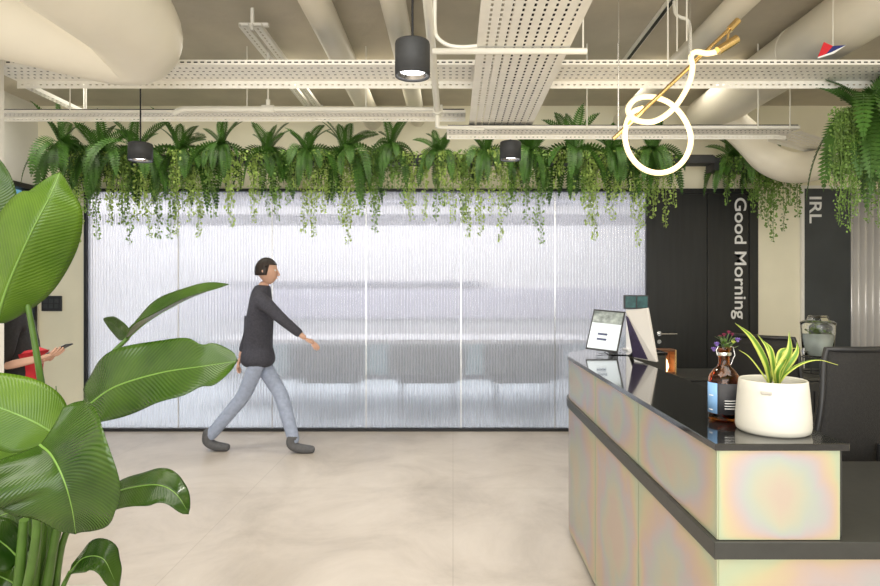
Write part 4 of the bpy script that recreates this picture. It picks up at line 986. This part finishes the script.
for (dx, dy, px, py, Y, r) in ((-0.03, -0.03, 24, 520, 1.55, 0.018), (0.0, -0.04, 42, 515, 1.55, 0.020), (0.03, -0.03, 58, 520, 1.58, 0.017)):
    pet([root(dx, dy), (root(dx, dy)+P(px, py, Y))/2, P(px, py, Y)], r, r*0.6)

# ------------------------------------------------------------------ people
def skin(verts, edges, radii, sub=1, root=0):
    me = bpy.data.meshes.new('tmp'); me.from_pydata([tuple(v) for v in verts], edges, []); me.update()
    ob = bpy.data.objects.new('tmp', me); C.objects.link(ob)
    ob.modifiers.new('s', 'SKIN')
    if not me.skin_vertices:
        bm = bmesh.new(); bm.from_mesh(me); bm.verts.layers.skin.verify(); bm.to_mesh(me); bm.free()
    for i, r in enumerate(radii):
        q = r if isinstance(r, tuple) else (r, r)
        me.skin_vertices[0].data[i].radius = q; me.skin_vertices[0].data[i].use_root = (i == root)
    d = ob.modifiers.new('u', 'SUBSURF'); d.levels = sub; d.render_levels = sub
    dg = bpy.context.evaluated_depsgraph_get(); dg.update()
    res = bpy.data.meshes.new_from_object(ob.evaluated_get(dg))
    bpy.data.objects.remove(ob)
    V = [v.co.copy() for v in res.vertices]; F = [tuple(p.vertices) for p in res.polygons]
    bpy.data.meshes.remove(res)
    return V, F
def skin_add(mb, verts, edges, radii, sub=1, root=0):
    V, F = skin(verts, edges, radii, sub, root); mb.add(V, F, True)
def chain(mb, pts, radii, sub=2):
    skin_add(mb, pts, [(i, i+1) for i in range(len(pts)-1)], radii, sub)

def hand(mb, wrist, fwd, palm_n, thumb, curl=0.35, size=1.0):
    """palm and five separate fingers; fwd towards the fingertips, palm_n the palm's facing, thumb towards the thumb side"""
    f = Vector(fwd).normalized(); n = Vector(palm_n); n = (n-f*n.dot(f)).normalized(); t = Vector(thumb); t = (t-f*t.dot(f)-n*t.dot(n)).normalized()
    w0 = Vector(wrist); k = size
    chain(mb, [w0-f*0.01*k, w0+f*0.035*k, w0+f*0.085*k], [(0.026*k, 0.019*k), (0.036*k, 0.016*k), (0.036*k, 0.014*k)], 1)
    for i, (off, ln) in enumerate(((0.028, 0.072), (0.010, 0.080), (-0.009, 0.074), (-0.027, 0.058))):
        p = w0+f*0.075*k+t*off*k; pts = [p]; d = f.copy(); a = curl*(0.8+0.15*i)
        for sgm in (0.45, 0.32, 0.23):
            d = (d*math.cos(a)+n*math.sin(a)).normalized(); pts.append(pts[-1]+d*ln*sgm*k)
        chain(mb, pts, [0.0095*k, 0.0090*k, 0.008*k, 0.0065*k], 1)
    p = w0+f*0.020*k+t*0.022*k; d = (f*0.6+t*0.75+n*0.25).normalized(); q = p+d*0.035*k; d2 = (f*0.85+t*0.3+n*0.45).normalized()
    chain(mb, [p, q, q+d2*0.028*k, q+d2*0.048*k], [0.012*k, 0.011*k, 0.0095*k, 0.007*k], 1)

def head(mb, c, fwd, h=0.235):
    """head mesh: skull, jaw, nose, lips, ears"""
    f = Vector(fwd).normalized(); up = Vector((0, 0, 1)); up = (up-f*up.dot(f)).normalized(); r = f.cross(up)
    n, m = 24, 20; vs = []; hw = h/2
    for i in range(m+1):
        ph = -PI/2+PI*i/m; z = math.sin(ph); cr = math.cos(ph)
        for j in range(n):
            a = 2*PI*j/n; x = math.cos(a)*cr; y = math.sin(a)*cr    # x forward, y side
            X = x*hw*0.82; Y = y*hw*0.66; Z = z*hw
            if z < 0: Y *= 1+z*0.32; X = X*(1+z*0.12) if x > 0 else X*(1+z*0.45); X += -z*0.010
            if x > 0.35 and abs(y) < 0.6 and 0.0 < z < 0.28: X -= 0.006*(1-abs(y))*(1 if abs(y) > 0.12 else 0)
            vs.append(Vector(c)+f*X+r*Y+up*Z)
    fs = [(i*n+j, i*n+(j+1) % n, (i+1)*n+(j+1) % n, (i+1)*n+j) for i in range(m) for j in range(n)]
    mb.add(vs, fs, True)
    C0 = Vector(c)
    chain(mb, [C0+f*hw*0.76+up*hw*0.12, C0+f*hw*0.90-up*hw*0.14, C0+f*hw*0.97-up*hw*0.26, C0+f*hw*0.78-up*hw*0.30], [0.007, 0.010, 0.012, 0.008], 1)
    chain(mb, [C0+f*hw*0.72-up*hw*0.50-r*0.022, C0+f*hw*0.82-up*hw*0.50, C0+f*hw*0.72-up*hw*0.50+r*0.022], [0.005, 0.008, 0.005], 1)
    for sg in (-1, 1):
        chain(mb, [C0+r*sg*hw*0.64+up*0.025-f*0.008, C0+r*sg*hw*0.72+up*0.005-f*0.018, C0+r*sg*hw*0.64-up*0.028-f*0.006], [0.007, 0.013, 0.006], 1)
    return f, up, r, hw

def person(label, o, J, fwd, mats, hands, cuffs=True, style=None):
    """J: world joints. o: base point"""
    t = thing('person', label, 'person', o); o = Vector(o); g = {k: Vector(v)-o for k, v in J.items()}
    f = Vector(fwd).normalized(); side = Vector((0, 0, 1)).cross(f)     # side = left
    b = MB()
    names = ['pelvis', 'belly', 'chest', 'neck', 'headb']
    V = [g['pelvis'], g['belly'], g['chest'], g['neck'], g['headb']]; R = [(0.10, 0.08), (0.095, 0.07), (0.105, 0.075), 0.050, 0.05]; E = [(0, 1), (1, 2), (2, 3), (3, 4)]
    for s_ in ('l', 'r'):
        k = len(V); V += [g['sh_'+s_], g['el_'+s_], g['wr_'+s_]]; R += [0.045, 0.034, 0.024]; E += [(2, k), (k, k+1), (k+1, k+2)]
        k = len(V); V += [g['hip_'+s_], g['kn_'+s_], g['an_'+s_]]; R += [0.07, 0.048, 0.034]; E += [(0, k), (k, k+1), (k+1, k+2)]
    skin_add(b, V, E, R, 2, 0)
    hc = g['headb']+Vector((0, 0, 0.085))+f*0.02
    f2, up, r, hw = head(b, hc, fwd)
    for s_ in ('l', 'r'):
        hd = hands[s_]; hand(b, g['wr_'+s_], hd[0], hd[1], hd[2], hd[3] if len(hd) > 3 else 0.35)
    b.build('body', M['skin'], t)
    # eyes
    for sg in (-1, 1):
        s = MB(); s.ball(hc+f2*hw*0.70+r*sg*0.031+up*0.012, 0.010, n=10, m=8); s.build('eye', M['sign'], t)
    # hair cap
    s = MB(); n, m = 24, 12; vs = []
    for i in range(m+1):
        ph = -0.30+(PI/2+0.30)*i/m
        for j in range(n):
            a = 2*PI*j/n; x = math.cos(a)*math.cos(ph); y = math.sin(a)*math.cos(ph); z = math.sin(ph)
            lift = 0
            if x > 0.25 and z < 0.55: z2 = 0.55+(z-0.55)*0.1; sc2 = math.sqrt(max(0.05, 1-z2*z2))/max(0.05, math.cos(ph)); x *= min(1, sc2); y *= min(1, sc2); z = z2
            vs.append(hc+f2*(x*hw*0.88-0.006)+r*y*hw*0.74+up*(z*hw*1.06+0.004))
    s.add(vs, [(i*n+j, i*n+(j+1) % n, (i+1)*n+(j+1) % n, (i+1)*n+j) for i in range(m) for j in range(n)], True); s.build('hair', M['hair'], t, solid=0.008)
    # top
    s = MB(); V = [g['belly'], g['pelvis']-Vector((0, 0, 0.0)), g['pelvis']-Vector((0, 0, 0.13)), g['chest'], g['neck']+Vector((0, 0, 0.0)), g['neck']+Vector((0, 0, 0.035))]; R = [0.14, 0.168, 0.172, (0.155, 0.125), 0.085, 0.066]; E = [(0, 1), (1, 2), (0, 3), (3, 4), (4, 5)]
    for s_ in ('l', 'r'):
        k = len(V); el = g['el_'+s_]; wr = g['wr_'+s_]; cu = el.lerp(wr, mats.get('sleeve', 0.75))
        V += [g['sh_'+s_], el, cu]; R += [0.072, 0.052, 0.040]; E += [(3, k), (k, k+1), (k+1, k+2)]
    skin_add(s, V, E, R, 2, 0); s.build('jumper', mats['top'], t)
    if 'front' in mats:
        s = MB(); q = g['chest']+f*0.03-Vector((0, 0, 0.03)); q2 = g['belly']+f*0.05; q3 = g['pelvis']+f*0.05-Vector((0, 0, 0.06))
        skin_add(s, [q, q2, q3], [(0, 1), (1, 2)], [(0.10, 0.11), (0.12, 0.12), (0.135, 0.13)], 2, 1); s.build('waistcoat', mats['front'], t)
    # trousers
    s = MB(); V = [g['pelvis']-Vector((0, 0, 0.02)), g['pelvis']+Vector((0, 0, 0.12))]; R = [0.085, 0.085]; E = [(0, 1)]
    for s_ in ('l', 'r'):
        k = len(V); an = g['kn_'+s_].lerp(g['an_'+s_], 1.10); V += [g['hip_'+s_], g['kn_'+s_], an]; R += [0.083, 0.070, 0.056]; E += [(0, k), (k, k+1), (k+1, k+2)]
    skin_add(s, V, E, R, 2, 0); s.build('trousers', mats['legs'], t)
    for s_ in ('l', 'r'):
        s = MB(); an = g['an_'+s_]; toe = g['toe_'+s_]; d = (toe-an); d.z = 0; d.normalize(); hz = toe.z
        heel = Vector((an.x, an.y, hz))-d*0.05
        chain(s, [an+Vector((0, 0, 0.07)), an.lerp(heel, 0.6)+Vector((0, 0, 0.005)), heel.lerp(toe, 0.45)+Vector((0, 0, 0.008)), toe-d*0.03, toe+d*0.01], [0.058, 0.058, (0.050, 0.048), (0.050, 0.038), (0.038, 0.030)], 2); s.build('shoe', M['shoe'], t)
    return t, o, g

WY = 5.5
J = dict(pelvis=P(258, 355, WY), belly=P(258, 332, WY), chest=P(260, 306, WY), neck=P(263, 288, WY), headb=P(265, 281, WY),
         sh_r=P(261, 300, WY-0.16), el_r=P(284, 321, WY-0.22), wr_r=P(306, 339, WY-0.22),
         sh_l=P(257, 300, WY+0.16), el_l=P(249, 333, WY+0.22), wr_l=P(240, 358, WY+0.20),
         hip_r=P(259, 360, WY-0.08), kn_r=P(244, 396, WY-0.0), an_r=P(210, 434, WY+0.02), toe_r=P(229, 445, WY+0.02),
         hip_l=P(260, 360, WY+0.08), kn_l=P(282, 396, WY+0.02), an_l=P(294, 438, WY-0.04), toe_l=P(314, 450, WY-0.04))
J['toe_r'].z = 0.035; J['toe_l'].z = 0.03
J['an_l'].z = 0.11; J['an_r'].z = 0.14
person('person in a dark top and pale jeans striding right past the glass wall', (J['pelvis'].x, WY, 0), J, (1, 0, 0),
       dict(top=M['navy'], legs=M['jeans'], sleeve=0.8), dict(r=((.85, -.1, -.5), (-.2, .3, -.9), (0, .9, .3), 0.3), l=((-.25, 0, -1), (.9, 0, -.2), (0, -1, 0), 0.35)))
PY = 4.1
J = dict(pelvis=P(19, 398, PY), belly=P(17, 372, PY), chest=P(13, 335, PY), neck=P(13, 306, PY), headb=P(15, 296, PY),
         sh_r=P(10, 322, PY-0.17), el_r=P(2, 367, PY-0.20), wr_r=P(41, 358, PY-0.16),
         sh_l=P(12, 322, PY+0.17), el_l=P(8, 366, PY+0.20), wr_l=P(42, 360, PY+0.04),
         hip_r=P(18, 402, PY-0.09), kn_r=P(20, 460, PY-0.1), an_r=P(14, 500, PY-0.1), toe_r=P(34, 504, PY-0.12),
         hip_l=P(18, 402, PY+0.09), kn_l=P(24, 460, PY+0.12), an_l=P(22, 496, PY+0.12), toe_l=P(42, 500, PY+0.12))
for s_ in ('l', 'r'):
    J['toe_'+s_].z = 0.03; J['an_'+s_].z = 0.10; J['kn_'+s_].z = 0.42
t, o, g = person('person in black and red standing behind the plant, holding a phone out', (J['pelvis'].x, PY, 0), J, (1, 0, 0),
       dict(top=M['black_cloth'], legs=M['black_cloth'], front=M['red_cloth'], sleeve=0.15), dict(r=((.95, .05, .28), (0, .35, .9), (0.1, .9, -.3), 0.30), l=((.95, -.15, .2), (0, -.5, .8), (.1, -.8, .1), 0.40)))
a_ = P(47, 355, PY-0.09); c_ = P(71, 343.5, PY-0.09)
t = thing('smartphone', 'slim phone held out by the person behind the plant', 'phone', (a_+c_)/2); o = Vector(t.location)
d = (c_-a_).normalized(); nn = Vector((-d.z, 0, d.x))
s = MB(); s.obox((0, 0, 0), d, (0, 1, 0), nn, 0.078, 0.038, 0.005); s.build('case', M['plastic_black'], t, bevel=0.003)
s = MB(); s.obox(nn*0.0055, d, (0, 1, 0), nn, 0.072, 0.034, 0.0006); s.build('screen', M['scr_w'], t)
